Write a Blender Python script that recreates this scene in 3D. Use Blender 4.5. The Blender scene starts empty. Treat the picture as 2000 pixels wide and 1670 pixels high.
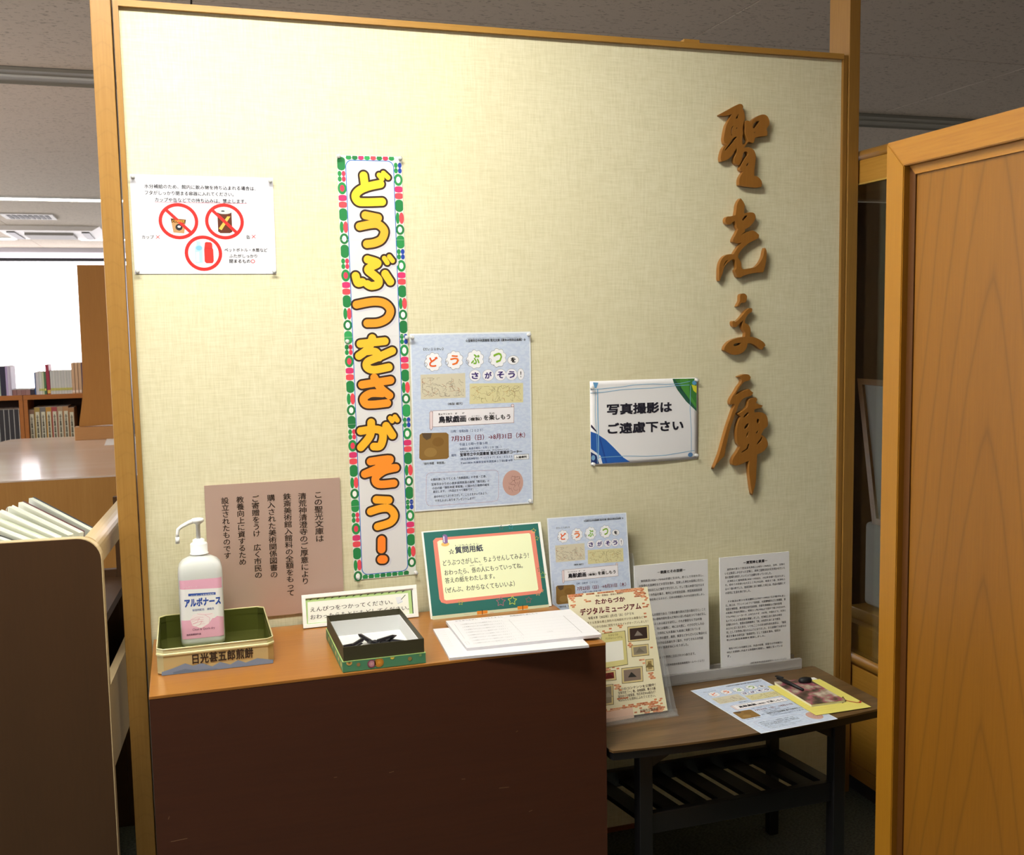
import bpy, bmesh, math, random
import numpy as np
from mathutils import Vector, Matrix, Euler
C = bpy.context.scene.collection
SC = bpy.context.scene
PI = math.pi

# ------------------------------------------------------------------ camera
# solved from the A4/A3 sheets pinned on the panel (1 unit = 1 m, panel face = plane y 0)
def camera():
    f, yaw, pitch, roll = 2002.99, 0.3101, 0.09696, -0.017506
    cy, sy, cp, sp = math.cos(yaw), math.sin(yaw), math.cos(pitch), math.sin(pitch)
    fw = Vector((sy * cp, cy * cp, -sp)); r = Vector((cy, -sy, 0)); u = r.cross(fw)
    cr, sr = math.cos(roll), math.sin(roll)
    r2 = cr * r + sr * u; u2 = -sr * r + cr * u
    M = Matrix((r2, u2, -fw)).transposed().to_4x4()
    M.translation = Vector((0.09123, -2.35856, 1.30923))
    cd = bpy.data.cameras.new('camera'); cam = bpy.data.objects.new('camera', cd); C.objects.link(cam)
    cam.matrix_world = M
    cd.sensor_fit = 'HORIZONTAL'; cd.sensor_width = 36.0; cd.lens = f * 36.0 / 2000.0
    cd.clip_start = 0.05
    cd.dof.use_dof = True; cd.dof.focus_distance = 2.45; cd.dof.aperture_fstop = 11.0
    SC.camera = cam
camera()
# ------------------------------------------------------------------ world, light, exposure
W = bpy.data.worlds.new('world'); SC.world = W; W.use_nodes = True
W.node_tree.nodes['Background'].inputs[0].default_value = (0.9, 0.93, 1.0, 1)
W.node_tree.nodes['Background'].inputs[1].default_value = 0.05
SC.view_settings.view_transform = 'Standard'; SC.view_settings.look = 'None'
SC.view_settings.gamma = 1.0; SC.view_settings.use_curve_mapping = False
SC.view_settings.exposure = 0.0
LAMP_NEAR = 66.0      # emission of the fluorescent fitting over the display
LAMP_FAR = 16.0        # fittings further down the room
BLIND = 5.0           # daylight coming through the roller blinds; also scales the added side window

def area_light(name, loc, sx, sy, watts, col):
    ld = bpy.data.lights.new(name, 'AREA'); ld.shape = 'RECTANGLE'; ld.size = sx; ld.size_y = sy
    ld.energy = watts; ld.color = col
    o = bpy.data.objects.new(name, ld); C.objects.link(o); o.location = loc
    return o

# ------------------------------------------------------------------ materials
def lin(c):
    if isinstance(c, str):
        c = c if len(c) == 6 else ''.join(k * 2 for k in c)
        c = [int(c[i:i + 2], 16) / 255 for i in (0, 2, 4)]
    return tuple(((v / 12.92) if v <= .04045 else ((v + .055) / 1.055) ** 2.4) for v in c) + (1,)
_m = {}
def newmat(name):
    m = bpy.data.materials.new(name); m.use_nodes = True
    return m, m.node_tree.nodes, m.node_tree.links, m.node_tree.nodes['Principled BSDF']
def flat(col, rough=.6, metal=0, spec=.5, bump=0):
    k = ('f', col, rough, metal, spec, bump)
    if k in _m: return _m[k]
    m, N, L, B = newmat('plain_' + str(len(_m)))
    B.inputs['Base Color'].default_value = lin(col); B.inputs['Roughness'].default_value = rough
    B.inputs['Metallic'].default_value = metal; B.inputs['Specular IOR Level'].default_value = spec
    if bump:
        n = N.new('ShaderNodeTexNoise'); n.inputs['Scale'].default_value = 180; n.inputs['Detail'].default_value = 3
        b = N.new('ShaderNodeBump'); b.inputs['Strength'].default_value = bump; b.inputs['Distance'].default_value = .002
        L.new(n.outputs['Fac'], b.inputs['Height']); L.new(b.outputs[0], B.inputs['Normal'])
    _m[k] = m; return m
def ink(col): return flat(col, .55, 0, .3)
def emit(col, s):
    k = ('e', col, s)
    if k in _m: return _m[k]
    m, N, L, B = newmat('glow_' + str(len(_m)))
    B.inputs['Base Color'].default_value = (0.8, .8, .8, 1)
    B.inputs['Emission Color'].default_value = lin(col); B.inputs['Emission Strength'].default_value = s
    _m[k] = m; return m
def glass(tint='f4f8f8', rough=.02, ior=1.45, k='g'):
    key = (k, tint, rough)
    if key in _m: return _m[key]
    m, N, L, B = newmat('clear_' + str(len(_m)))
    B.inputs['Base Color'].default_value = lin(tint); B.inputs['Roughness'].default_value = rough
    B.inputs['Transmission Weight'].default_value = 1; B.inputs['IOR'].default_value = ior
    _m[key] = m; return m
def mixramp(N, L, fac, stops):
    r = N.new('ShaderNodeValToRGB'); e = r.color_ramp.elements
    while len(e) < len(stops): e.new(.5)
    for el, (p, c) in zip(e, stops): el.position = p; el.color = lin(c) if isinstance(c, str) else c
    L.new(fac, r.inputs[0]); return r.outputs[0]
def wood(name, light, dark, axis='Z', grain=9, streak=70, rough=.4, cath=None, contrast=1.0, offs=(0, 0, 0), coat=0):
    """stretched-noise grain along one axis; cath=(across axis, centre, along period, curvature) adds cathedral arcs"""
    if name in _m: return _m[name]
    m, N, L, B = newmat(name)
    tc = N.new('ShaderNodeTexCoord'); mp = N.new('ShaderNodeMapping'); mp.inputs['Location'].default_value = offs
    L.new(tc.outputs['Object'], mp.inputs[0])
    st = {'X': (.05, 1, 1), 'Y': (1, .05, 1), 'Z': (1, 1, .05)}[axis]
    s = N.new('ShaderNodeMapping'); s.inputs['Scale'].default_value = st; L.new(mp.outputs[0], s.inputs[0])
    n1 = N.new('ShaderNodeTexNoise'); n1.inputs['Scale'].default_value = grain; n1.inputs['Detail'].default_value = 4; n1.inputs['Distortion'].default_value = .6
    n2 = N.new('ShaderNodeTexNoise'); n2.inputs['Scale'].default_value = streak * 4; n2.inputs['Detail'].default_value = 3
    L.new(s.outputs[0], n1.inputs[0]); L.new(s.outputs[0], n2.inputs[0])
    w = N.new('ShaderNodeMath'); w.operation = 'MULTIPLY'; w.inputs[1].default_value = .45; L.new(n2.outputs['Fac'], w.inputs[0])
    a = N.new('ShaderNodeMath'); a.operation = 'MULTIPLY_ADD'; a.inputs[1].default_value = .55; L.new(n1.outputs['Fac'], a.inputs[0]); L.new(w.outputs[0], a.inputs[2])
    d = .22 / contrast
    col = mixramp(N, L, a.outputs[0], [(.5 - d, dark), (.5 + d, light)])
    if cath:
        ax, cen, per, cur, amt = cath
        sx = N.new('ShaderNodeSeparateXYZ'); L.new(tc.outputs['Object'], sx.inputs[0])
        def mth(op, x, y=None, z=None):
            q = N.new('ShaderNodeMath'); q.operation = op
            for i, v in enumerate((x, y, z)):
                if v is None: continue
                if isinstance(v, (int, float)): q.inputs[i].default_value = v
                else: L.new(v, q.inputs[i])
            return q.outputs[0]
        n3 = N.new('ShaderNodeTexNoise'); n3.inputs['Scale'].default_value = 5; n3.inputs['Detail'].default_value = 2
        s3 = N.new('ShaderNodeMapping'); s3.inputs['Scale'].default_value = (1, 1, .3) if axis == 'Z' else (.3, 1, 1); L.new(tc.outputs['Object'], s3.inputs[0]); L.new(s3.outputs[0], n3.inputs[0])
        across = mth('SUBTRACT', sx.outputs[ax], cen)
        across = mth('ADD', across, mth('MULTIPLY', mth('SUBTRACT', n3.outputs['Fac'], .5), .05))
        ab = mth('ABSOLUTE', across)
        g = mth('ADD', mth('DIVIDE', sx.outputs[axis], per), mth('MULTIPLY', mth('POWER', ab, 1.35), cur))
        fr = mth('FRACT', g)
        line = mth('POWER', mth('SUBTRACT', 1.0, mth('ABSOLUTE', mth('MULTIPLY_ADD', fr, 2.0, -1.0))), 9.0)
        line = mth('MULTIPLY', line, amt)
        mx = N.new('ShaderNodeMix'); mx.data_type = 'RGBA'; L.new(line, mx.inputs[0]); L.new(col, mx.inputs[6]); mx.inputs[7].default_value = tuple(v * .35 for v in lin(dark)[:3]) + (1,)
        col = mx.outputs[2]
    L.new(col, B.inputs['Base Color']); B.inputs['Roughness'].default_value = rough
    if coat: B.inputs['Coat Weight'].default_value = coat; B.inputs['Coat Roughness'].default_value = .12
    b = N.new('ShaderNodeBump'); b.inputs['Strength'].default_value = .12; b.inputs['Distance'].default_value = .001
    L.new(n2.outputs['Fac'], b.inputs['Height']); L.new(b.outputs[0], B.inputs['Normal'])
    _m[name] = m; return m
def fabric_wall():
    m, N, L, B = newmat('woven_wallcloth')
    tc = N.new('ShaderNodeTexCoord')
    def noise(sc, scale3, det=3):
        mp = N.new('ShaderNodeMapping'); mp.inputs['Scale'].default_value = scale3; L.new(tc.outputs['Object'], mp.inputs[0])
        n = N.new('ShaderNodeTexNoise'); n.inputs['Scale'].default_value = sc; n.inputs['Detail'].default_value = det; L.new(mp.outputs[0], n.inputs[0]); return n.outputs['Fac']
    def mth(op, x, y=None, z=None):
        q = N.new('ShaderNodeMath'); q.operation = op
        for i, v in enumerate((x, y, z)):
            if v is None: continue
            if isinstance(v, (int, float)): q.inputs[i].default_value = v
            else: L.new(v, q.inputs[i])
        return q.outputs[0]
    wv = noise(420, (1, 1, .07)); wh = noise(420, (.07, 1, 1)); big = noise(2.2, (1, 1, 1), 5)
    weave = mth('MULTIPLY', mth('ADD', wv, wh), .5)
    col = mixramp(N, L, weave, [(.32, 'd1cba8'), (.5, 'dcd6b6'), (.68, 'e4dfc3')])
    mx = N.new('ShaderNodeMix'); mx.data_type = 'RGBA'; L.new(mth('MULTIPLY', mth('SUBTRACT', big, .42), 1.1), mx.inputs[0]); mx.clamp_factor = True
    L.new(col, mx.inputs[6]); mx.inputs[7].default_value = lin('d3cca6'); col = mx.outputs[2]
    sx = N.new('ShaderNodeSeparateXYZ'); L.new(tc.outputs['Object'], sx.inputs[0])
    wob = noise(14, (1, 1, 1), 3)
    def stain(cx, cz, rx, rz, ring, amt, colr):
        nonlocal col
        dx = mth('DIVIDE', mth('SUBTRACT', sx.outputs['X'], cx), rx); dz = mth('DIVIDE', mth('SUBTRACT', sx.outputs['Z'], cz), rz)
        r = mth('SQRT', mth('ADD', mth('POWER', mth('ABSOLUTE', dx), 2.0), mth('POWER', mth('ABSOLUTE', dz), 2.0)))
        r = mth('ADD', r, mth('MULTIPLY', mth('SUBTRACT', wob, .5), .7))
        if ring:
            f = mth('SUBTRACT', 1.0, mth('MULTIPLY', mth('ABSOLUTE', mth('SUBTRACT', r, 1.0)), 14.0))
            low = mth('LESS_THAN', dz, .15 * 1.0)
            f = mth('MULTIPLY', mth('MAXIMUM', f, 0.0), mth('ADD', mth('MULTIPLY', low, .75), .25))
        else:
            f = mth('MAXIMUM', mth('SUBTRACT', 1.0, r), 0.0)
        q = N.new('ShaderNodeMix'); q.data_type = 'RGBA'; L.new(mth('MULTIPLY', f, amt), q.inputs[0]); q.clamp_factor = True
        L.new(col, q.inputs[6]); q.inputs[7].default_value = lin(colr); col = q.outputs[2]
    stain(.288, 1.03, .062, .055, True, .55, '9a7c46')
    stain(.30, 1.13, .055, .06, True, .3, 'a89058')
    stain(1.25, 1.84, .12, .07, False, .35, '8c8a70')
    stain(1.15, 1.86, .06, .08, False, .25, '8c8a70')
    stain(1.72, .585, .018, .028, True, .4, '9a8c68')
    stain(.2, .79, .4, .1, False, .2, 'a99f74')
    L.new(col, B.inputs['Base Color']); B.inputs['Roughness'].default_value = .9; B.inputs['Specular IOR Level'].default_value = .15
    b = N.new('ShaderNodeBump'); b.inputs['Strength'].default_value = .35; b.inputs['Distance'].default_value = .0012
    L.new(weave, b.inputs['Height']); L.new(b.outputs[0], B.inputs['Normal'])
    return m
def speckle(name, base, dark, scale, thr, rough=.9, bump=.3):
    m, N, L, B = newmat(name)
    tc = N.new('ShaderNodeTexCoord')
    mp = N.new('ShaderNodeMapping'); mp.inputs['Scale'].default_value = (.5, 1, 1); L.new(tc.outputs['Object'], mp.inputs[0])
    n = N.new('ShaderNodeTexNoise'); n.inputs['Scale'].default_value = scale; n.inputs['Detail'].default_value = 4; L.new(mp.outputs[0], n.inputs[0])
    c = mixramp(N, L, n.outputs['Fac'], [(thr - .03, dark), (thr + .03, base)])
    L.new(c, B.inputs['Base Color']); B.inputs['Roughness'].default_value = rough
    b = N.new('ShaderNodeBump'); b.inputs['Strength'].default_value = bump; b.inputs['Distance'].default_value = .003
    L.new(n.outputs['Fac'], b.inputs['Height']); L.new(b.outputs[0], B.inputs['Normal'])
    return m

# ------------------------------------------------------------------ geometry helpers
class MB:
    """collects pieces for ONE mesh object; coordinates are world metres unless the parent is a sheet"""
    def __init__(s): s.v = []; s.f = []; s.mi = []; s.mats = []; s.sm = []
    def m(s, mat):
        if mat not in s.mats: s.mats.append(mat)
        return s.mats.index(mat)
    def add(s, vs, fs, mat, smooth=False):
        o = len(s.v); i = s.m(mat); s.v += [tuple(p) for p in vs]
        for f in fs: s.f.append(tuple(k + o for k in f)); s.mi.append(i); s.sm.append(smooth)
        return s
    def box(s, a, b, mat, bev=0, seg=2):
        (x0, y0, z0), (x1, y1, z1) = a, b
        x0, x1 = min(x0, x1), max(x0, x1); y0, y1 = min(y0, y1), max(y0, y1); z0, z1 = min(z0, z1), max(z0, z1)
        vs = [(x, y, z) for z in (z0, z1) for y in (y0, y1) for x in (x0, x1)]
        fs = [(0, 2, 3, 1), (4, 5, 7, 6), (0, 1, 5, 4), (2, 6, 7, 3), (0, 4, 6, 2), (1, 3, 7, 5)]
        if bev:
            bm = bmesh.new(); V = [bm.verts.new(p) for p in vs]
            for f in fs: bm.faces.new([V[i] for i in f])
            bmesh.ops.bevel(bm, geom=bm.edges[:], offset=bev, segments=seg, affect='EDGES', profile=.5)
            s.bm(bm, mat); return s
        return s.add(vs, fs, mat)
    def bm(s, bm, mat, smooth=False):
        bm.verts.index_update()
        s.add([v.co[:] for v in bm.verts], [[v.index for v in f.verts] for f in bm.faces], mat, smooth); bm.free()
    def prism(s, poly, lo, hi, mat, axis='Z', bev=0):
        """poly = outline in the plane across axis (X: yz, Y: xz, Z: xy)"""
        n = len(poly)
        def P(p, h): return {'X': (h, p[0], p[1]), 'Y': (p[0], h, p[1]), 'Z': (p[0], p[1], h)}[axis]
        vs = [P(p, lo) for p in poly] + [P(p, hi) for p in poly]
        fs = [tuple(range(n))[::-1], tuple(range(n, 2 * n))] + [(i, (i + 1) % n, n + (i + 1) % n, n + i) for i in range(n)]
        bm = bmesh.new(); V = [bm.verts.new(p) for p in vs]
        for f in fs: bm.faces.new([V[i] for i in f])
        bmesh.ops.recalc_face_normals(bm, faces=bm.faces[:])
        if bev: bmesh.ops.bevel(bm, geom=[e for e in bm.edges if True], offset=bev, segments=2, affect='EDGES')
        s.bm(bm, mat); return s
    def lathe(s, prof, c, mat, n=24, sx=1, sy=1, smooth=True):
        vs = []; fs = []
        for r, z in prof:
            for i in range(n):
                a = 2 * PI * i / n; vs.append((c[0] + r * math.cos(a) * sx, c[1] + r * math.sin(a) * sy, c[2] + z))
        for k in range(len(prof) - 1):
            for i in range(n): fs.append((k * n + i, k * n + (i + 1) % n, (k + 1) * n + (i + 1) % n, (k + 1) * n + i))
        fs.append(tuple(range(n))[::-1]); fs.append(tuple(range((len(prof) - 1) * n, len(prof) * n)))
        return s.add(vs, fs, mat, smooth)
    def tube(s, pts, r, mat, n=10, smooth=True):
        pts = [Vector(p) for p in pts]; rs = r if isinstance(r, (list, tuple)) else [r] * len(pts)
        vs = []; fs = []; up = Vector((0, 0, 1)); prev = None
        for i, p in enumerate(pts):
            t = (pts[min(i + 1, len(pts) - 1)] - pts[max(i - 1, 0)]).normalized()
            a = prev if prev is not None else (t.cross(up) if abs(t.z) < .95 else t.cross(Vector((1, 0, 0))))
            a = (a - t * a.dot(t)).normalized(); prev = a; b = t.cross(a)
            for k in range(n):
                q = p + (a * math.cos(2 * PI * k / n) + b * math.sin(2 * PI * k / n)) * rs[i]; vs.append(q[:])
        for i in range(len(pts) - 1):
            for k in range(n): fs.append((i * n + k, i * n + (k + 1) % n, (i + 1) * n + (k + 1) % n, (i + 1) * n + k))
        fs.append(tuple(range(n))[::-1]); fs.append(tuple(range((len(pts) - 1) * n, len(pts) * n)))
        return s.add(vs, fs, mat, smooth)
    def loft(s, rings, mat, smooth=True, cap=True):
        n = len(rings[0]); vs = [p for r in rings for p in r]; fs = []
        for k in range(len(rings) - 1):
            for i in range(n): fs.append((k * n + i, k * n + (i + 1) % n, (k + 1) * n + (i + 1) % n, (k + 1) * n + i))
        if cap: fs.append(tuple(range(n))[::-1]); fs.append(tuple(range((len(rings) - 1) * n, len(rings) * n)))
        return s.add(vs, fs, mat, smooth)
    def obj(s, name, parent=None, local=False, label=None, cat=None, group=None, kind=None, origin=None):
        me = bpy.data.meshes.new(name); me.from_pydata(s.v, [], s.f)
        for m in s.mats: me.materials.append(m)
        for p, i, sm in zip(me.polygons, s.mi, s.sm): p.material_index = i; p.use_smooth = sm
        o = bpy.data.objects.new(name, me); C.objects.link(o)
        if parent is not None:
            if not local:
                M = parent.matrix_basis
                if parent.parent is not None: M = parent.parent.matrix_basis @ M
                me.transform(M.inverted())
            o.parent = parent
        elif origin is not None:
            me.transform(Matrix.Translation(Vector(origin)).inverted()); o.location = origin
        me.update()
        return tag(o, label, cat, group, kind)
def tag(o, label=None, cat=None, group=None, kind=None):
    if label: o['label'] = label
    if cat: o['category'] = cat
    if group: o['group'] = group
    if kind: o['kind'] = kind
    return o
def thing(name, label, cat, loc=(0, 0, 0), group=None, rotz=0):
    o = bpy.data.objects.new(name, None); C.objects.link(o); o.location = loc; o.rotation_euler = (0, 0, rotz)
    o.empty_display_size = .05
    o.matrix_basis = Matrix.Translation(Vector(loc)) @ Matrix.Rotation(rotz, 4, 'Z')
    return tag(o, label, cat, group)
def struct(mb, name, origin=None, parent=None):
    return mb.obj(name, parent, kind=None if parent else 'structure', origin=origin)

# ------------------------------------------------------------------ lettering
_txt = {}
def textmesh(body, bold=0, vert=False, res=2):
    bold = max(bold, .012)
    k = (body, round(bold, 3), vert)
    if k in _txt: return _txt[k]
    c = bpy.data.curves.new('t', 'FONT'); c.body = '\n'.join(body) if vert else body
    c.size = 1; c.resolution_u = res; c.space_line = .98 if vert else 1
    if vert: c.align_x = 'CENTER'
    o = bpy.data.objects.new('t', c); me = bpy.data.meshes.new_from_object(o)
    vs = [(v.co.x, v.co.y) for v in me.vertices]; fs = [tuple(p.vertices) for p in me.polygons]
    bpy.data.objects.remove(o); bpy.data.curves.remove(c); bpy.data.meshes.remove(me)
    if not vs: vs = [(0, 0)]
    if bold:   # heavier weight: the outline laid down again, shifted a little each way
        v0, f0 = vs, fs; vs = []; fs = []
        for dx, dy in (((-1, -1), (1, -1), (1, 1), (-1, 1)) if bold > .015 else ((-1, 0), (1, 0))):
            o_ = len(vs); vs += [(x + dx * bold * .8, y + dy * bold * .8) for x, y in v0]; fs += [tuple(i + o_ for i in f) for f in f0]
    xs = [v[0] for v in vs]; ys = [v[1] for v in vs]
    r = (vs, fs, min(xs), min(ys), max(xs) - min(xs), max(ys) - min(ys)); _txt[k] = r; return r

class Sheet:
    """a thin flat sheet or board: local x = right, y = up, z = out of its face, origin at its top left corner.
    Print is flat coloured geometry lying on the face; drawing coordinates are millimetres (right, down)."""
    def __init__(s, name, label, cat, tl, right, down, w, h, t=.0003, paper=None, group=None, deform=None, k=1.0, edge=None, local=None):
        s.w, s.h, s.t, s.k, s.deform = w / 1000 * k, h / 1000 * k, t, k / 1000, deform
        R = Vector(right).normalized(); D = Vector(down); D = (D - R * D.dot(R)).normalized(); Nn = R.cross(-D)
        M = Matrix((R, -D, Nn)).transposed().to_4x4(); M.translation = Vector(tl)
        s.parts = {}
        mb = MB(); paper = paper or flat('f0f0ee', .7)
        if deform: s.grid(mb, paper)
        else: mb.box((0, -s.h, 0), (s.w, 0, t), paper)
        s.root = mb.obj(name); s.root.matrix_basis = M
        tag(s.root, label, cat, group)
        s.n = 0
    def grid(s, mb, mat, nx=24, ny=20):
        vs = []
        for z in (0, s.t):
            for j in range(ny + 1):
                for i in range(nx + 1):
                    x, y = s.w * i / nx, -s.h * j / ny; vs.append((x, y, z + s.deform(x, y)))
        o = (nx + 1) * (ny + 1); fs = []
        for j in range(ny):
            for i in range(nx):
                a = j * (nx + 1) + i; b = a + 1; c = a + nx + 2; d = a + nx + 1
                fs.append((o + a, o + d, o + c, o + b)); fs.append((a, b, c, d))
        for i in range(nx): fs += [(i, o + i, o + i + 1, i + 1), (ny * (nx + 1) + i, ny * (nx + 1) + i + 1, o + ny * (nx + 1) + i + 1, o + ny * (nx + 1) + i)]
        for j in range(ny):
            a = j * (nx + 1); b = a + nx + 1; fs += [(a, b, o + b, o + a)]
            a += nx; b += nx; fs += [(a, o + a, o + b, b)]
        mb.add(vs, fs, mat, True)
    def z(s, lay): s.n += 1; return s.t + .00006 + lay * .00007 + (s.n % 6) * .000009
    def put(s, part, pts, fs, col, lay):
        z = s.z(lay); s.parts.setdefault(part, MB()).add([(x * s.k, -y * s.k, z) for x, y in pts], fs, col if not isinstance(col, str) else ink(col))
    def rect(s, part, u, v, w, h, col, lay=1): s.put(part, [(u, v + h), (u + w, v + h), (u + w, v), (u, v)], [(0, 1, 2, 3)], col, lay)
    def poly(s, part, pts, col, lay=1):
        a = sum(p[0] * q[1] - q[0] * p[1] for p, q in zip(pts, pts[1:] + pts[:1]))
        if a > 0: pts = pts[::-1]
        bm = bmesh.new(); V = [bm.verts.new((x, -y, 0)) for x, y in pts]; f = bm.faces.new(V)
        bmesh.ops.triangulate(bm, faces=[f]); bm.verts.index_update()
        P = [(v.co.x, -v.co.y) for v in bm.verts]; F = [[v.index for v in f.verts] if f.normal.z >= 0 else [v.index for v in f.verts][::-1] for f in bm.faces]
        bm.free(); s.put(part, P, F, col, lay)
    def ell(s, part, u, v, w, h, col, lay=1, ring=0, n=36):
        cx, cy = u + w / 2, v + h / 2; a = [2 * PI * i / n for i in range(n)]
        o = [(cx + w / 2 * math.cos(t), cy - h / 2 * math.sin(t)) for t in a]
        if not ring: s.put(part, o, [tuple(range(n))], col, lay)
        else:
            i_ = [(cx + (w / 2 - ring) * math.cos(t), cy - (h / 2 - ring) * math.sin(t)) for t in a]
            s.put(part, o + i_, [(i, (i + 1) % n, n + (i + 1) % n, n + i) for i in range(n)], col, lay)
    def line(s, part, pts, wd, col, lay=2, caps=False, smooth=False):
        if smooth and len(pts) > 2: pts = catmull(pts, 5)
        h = wd / 2
        for a, b in zip(pts, pts[1:]):
            d = Vector((b[0] - a[0], b[1] - a[1])); l = d.length
            if l < 1e-6: continue
            nx, ny = -d.y / l * h, d.x / l * h
            s.put(part, [(a[0] + nx, a[1] + ny), (b[0] + nx, b[1] + ny), (b[0] - nx, b[1] - ny), (a[0] - nx, a[1] - ny)], [(0, 1, 2, 3)], col, lay)
        if caps:
            for p in pts: s.ell(part, p[0] - h, p[1] - h, wd, wd, col, lay, n=20)
    def union(s, part, strokes, col, lay=2, res=1.0):
        """strokes = [(points, radius)] merged into one clean flat outline (distance field + marching squares)"""
        seg = [(p, q, r) for pts, r in strokes for p, q in zip(pts, pts[1:])]
        m = max(r for _, _, r in seg) + 2 * res
        x0 = min(min(p[0], q[0]) for p, q, r in seg) - m; x1 = max(max(p[0], q[0]) for p, q, r in seg) + m
        y0 = min(min(p[1], q[1]) for p, q, r in seg) - m; y1 = max(max(p[1], q[1]) for p, q, r in seg) + m
        X = np.arange(x0, x1, res); Y = np.arange(y0, y1, res); gx, gy = np.meshgrid(X, Y)
        F = np.full(gx.shape, 1e9)
        for p, q, r in seg:
            dx, dy = q[0] - p[0], q[1] - p[1]; l = dx * dx + dy * dy + 1e-12
            t = np.clip(((gx - p[0]) * dx + (gy - p[1]) * dy) / l, 0, 1)
            F = np.minimum(F, np.hypot(gx - p[0] - t * dx, gy - p[1] - t * dy) - r)
        P = []; fs = []; ins = F < 0
        for j in range(len(Y) - 1):
            full = ins[j, :-1] & ins[j, 1:] & ins[j + 1, :-1] & ins[j + 1, 1:]; anyc = ins[j, :-1] | ins[j, 1:] | ins[j + 1, :-1] | ins[j + 1, 1:]
            i = 0
            while i < len(X) - 1:
                if full[i]:
                    k = i
                    while k < len(X) - 1 and full[k]: k += 1
                    o = len(P); P += [(X[i], Y[j + 1]), (X[i] + (k - i) * res, Y[j + 1]), (X[i] + (k - i) * res, Y[j]), (X[i], Y[j])]; fs.append((o, o + 1, o + 2, o + 3)); i = k; continue
                if anyc[i]:
                    c = [(i, j + 1), (i + 1, j + 1), (i + 1, j), (i, j)]; poly = []
                    for a_, b_ in zip(c, c[1:] + c[:1]):
                        fa, fb = F[a_[1], a_[0]], F[b_[1], b_[0]]; pa, pb = (X[a_[0]], Y[a_[1]]), (X[b_[0]], Y[b_[1]])
                        if fa < 0: poly.append(pa)
                        if (fa < 0) != (fb < 0): t = fa / (fa - fb); poly.append((pa[0] + (pb[0] - pa[0]) * t, pa[1] + (pb[1] - pa[1]) * t))
                    if len(poly) > 2: o = len(P); P += poly; fs.append(tuple(range(o, o + len(poly))))
                i += 1
        s.put(part, [(float(x), float(y)) for x, y in P], fs, col, lay)
    def text(s, part, body, u, v, w, h, col, bold=0, lay=4, vert=False, res=2):
        vs, fs, x0, y0, bw, bh = textmesh(body, bold, vert, res)
        if bw <= 0 or bh <= 0: return
        if part == 'printed_text': s.nl = getattr(s, 'nl', 0) + 1; part = 'text_line.%03d' % s.nl
        nc = 1 if bold <= 0.0 and False else (4 if bold > .015 else 2); n = len(vs) // nc; m = len(fs) // nc
        for k in range(nc):   # every pass of a heavier weight lies a hair above the one before
            s.put(part, [(u + (x - x0) / bw * w, v + h - (y - y0) / bh * h) for x, y in vs[k * n:(k + 1) * n]], [tuple(i - k * n for i in f) for f in fs[k * m:(k + 1) * m]], col, lay + 3)
    def play(s, prints, k=1.0, du=0, dv=0):
        for e in prints:
            q, part = e[0], e[1]
            if q in 'tv':
                _, _, body, u, v, w, h, col, bold = e; s.text(part, body, u, v, w, h, col, bold, vert=(q == 'v'))
            elif q == 'r': s.rect(part, *e[2:6], e[6], e[7])
            elif q == 'p': s.poly(part, list(e[2]), e[3], e[4])
            elif q == 'e': s.ell(part, *e[2:6], e[6], e[7], e[8])
            elif q == 'l': s.line(part, list(e[2]), e[3], e[4], e[5])
            elif q == 'S':
                _, _, u, v, w, h, n, cols = e; rd = random.Random(int(u * 7 + n))
                for i in range(n):
                    x, y, a = rd.uniform(u, u + w), rd.uniform(v, v + h), rd.uniform(0, 6.3); pts = [(x, y)]
                    for j in range(5):
                        a += rd.uniform(-1.1, 1.3); l = rd.uniform(2, 4.6)
                        x = min(max(x + l * math.cos(a), u), u + w); y = min(max(y + l * math.sin(a), v), v + h); pts.append((x, y))
                    s.line(part, pts, rd.choice((.45, .65)), rd.choice(cols), 2)
            elif q == 'B':
                _, _, u, v, w, h, n = e; rd = random.Random(int(u * 5 + v))
                nx, ny = max(1, int(w / 7.2)), max(1, int(h / 4))
                for i in range(int(n * .62)):
                    iy = rd.randrange(ny); ix = rd.randrange(nx); x = u + ix * 7.2 + (iy % 2) * 3.6; y = v + iy * 4
                    x = max(x, 0); y = max(y, 0)
                    s.rect(part, x, y, min(6.8, 210 - x), 3.5, rd.choice(('d98e62', 'e2a37a', 'cf8058', 'c98463')), 1)
            elif q == 'D':
                _, _, pts, wd, col = e
                for a, b in zip(pts, pts[1:]):
                    n = max(1, int(math.hypot(b[0] - a[0], b[1] - a[1]) / 3.4))
                    for j in range(n):
                        g = lambda t: (a[0] + (b[0] - a[0]) * t / n, a[1] + (b[1] - a[1]) * t / n)
                        s.line(part, [g(j), g(j + .5)], wd, col, 3)
        return s
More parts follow.
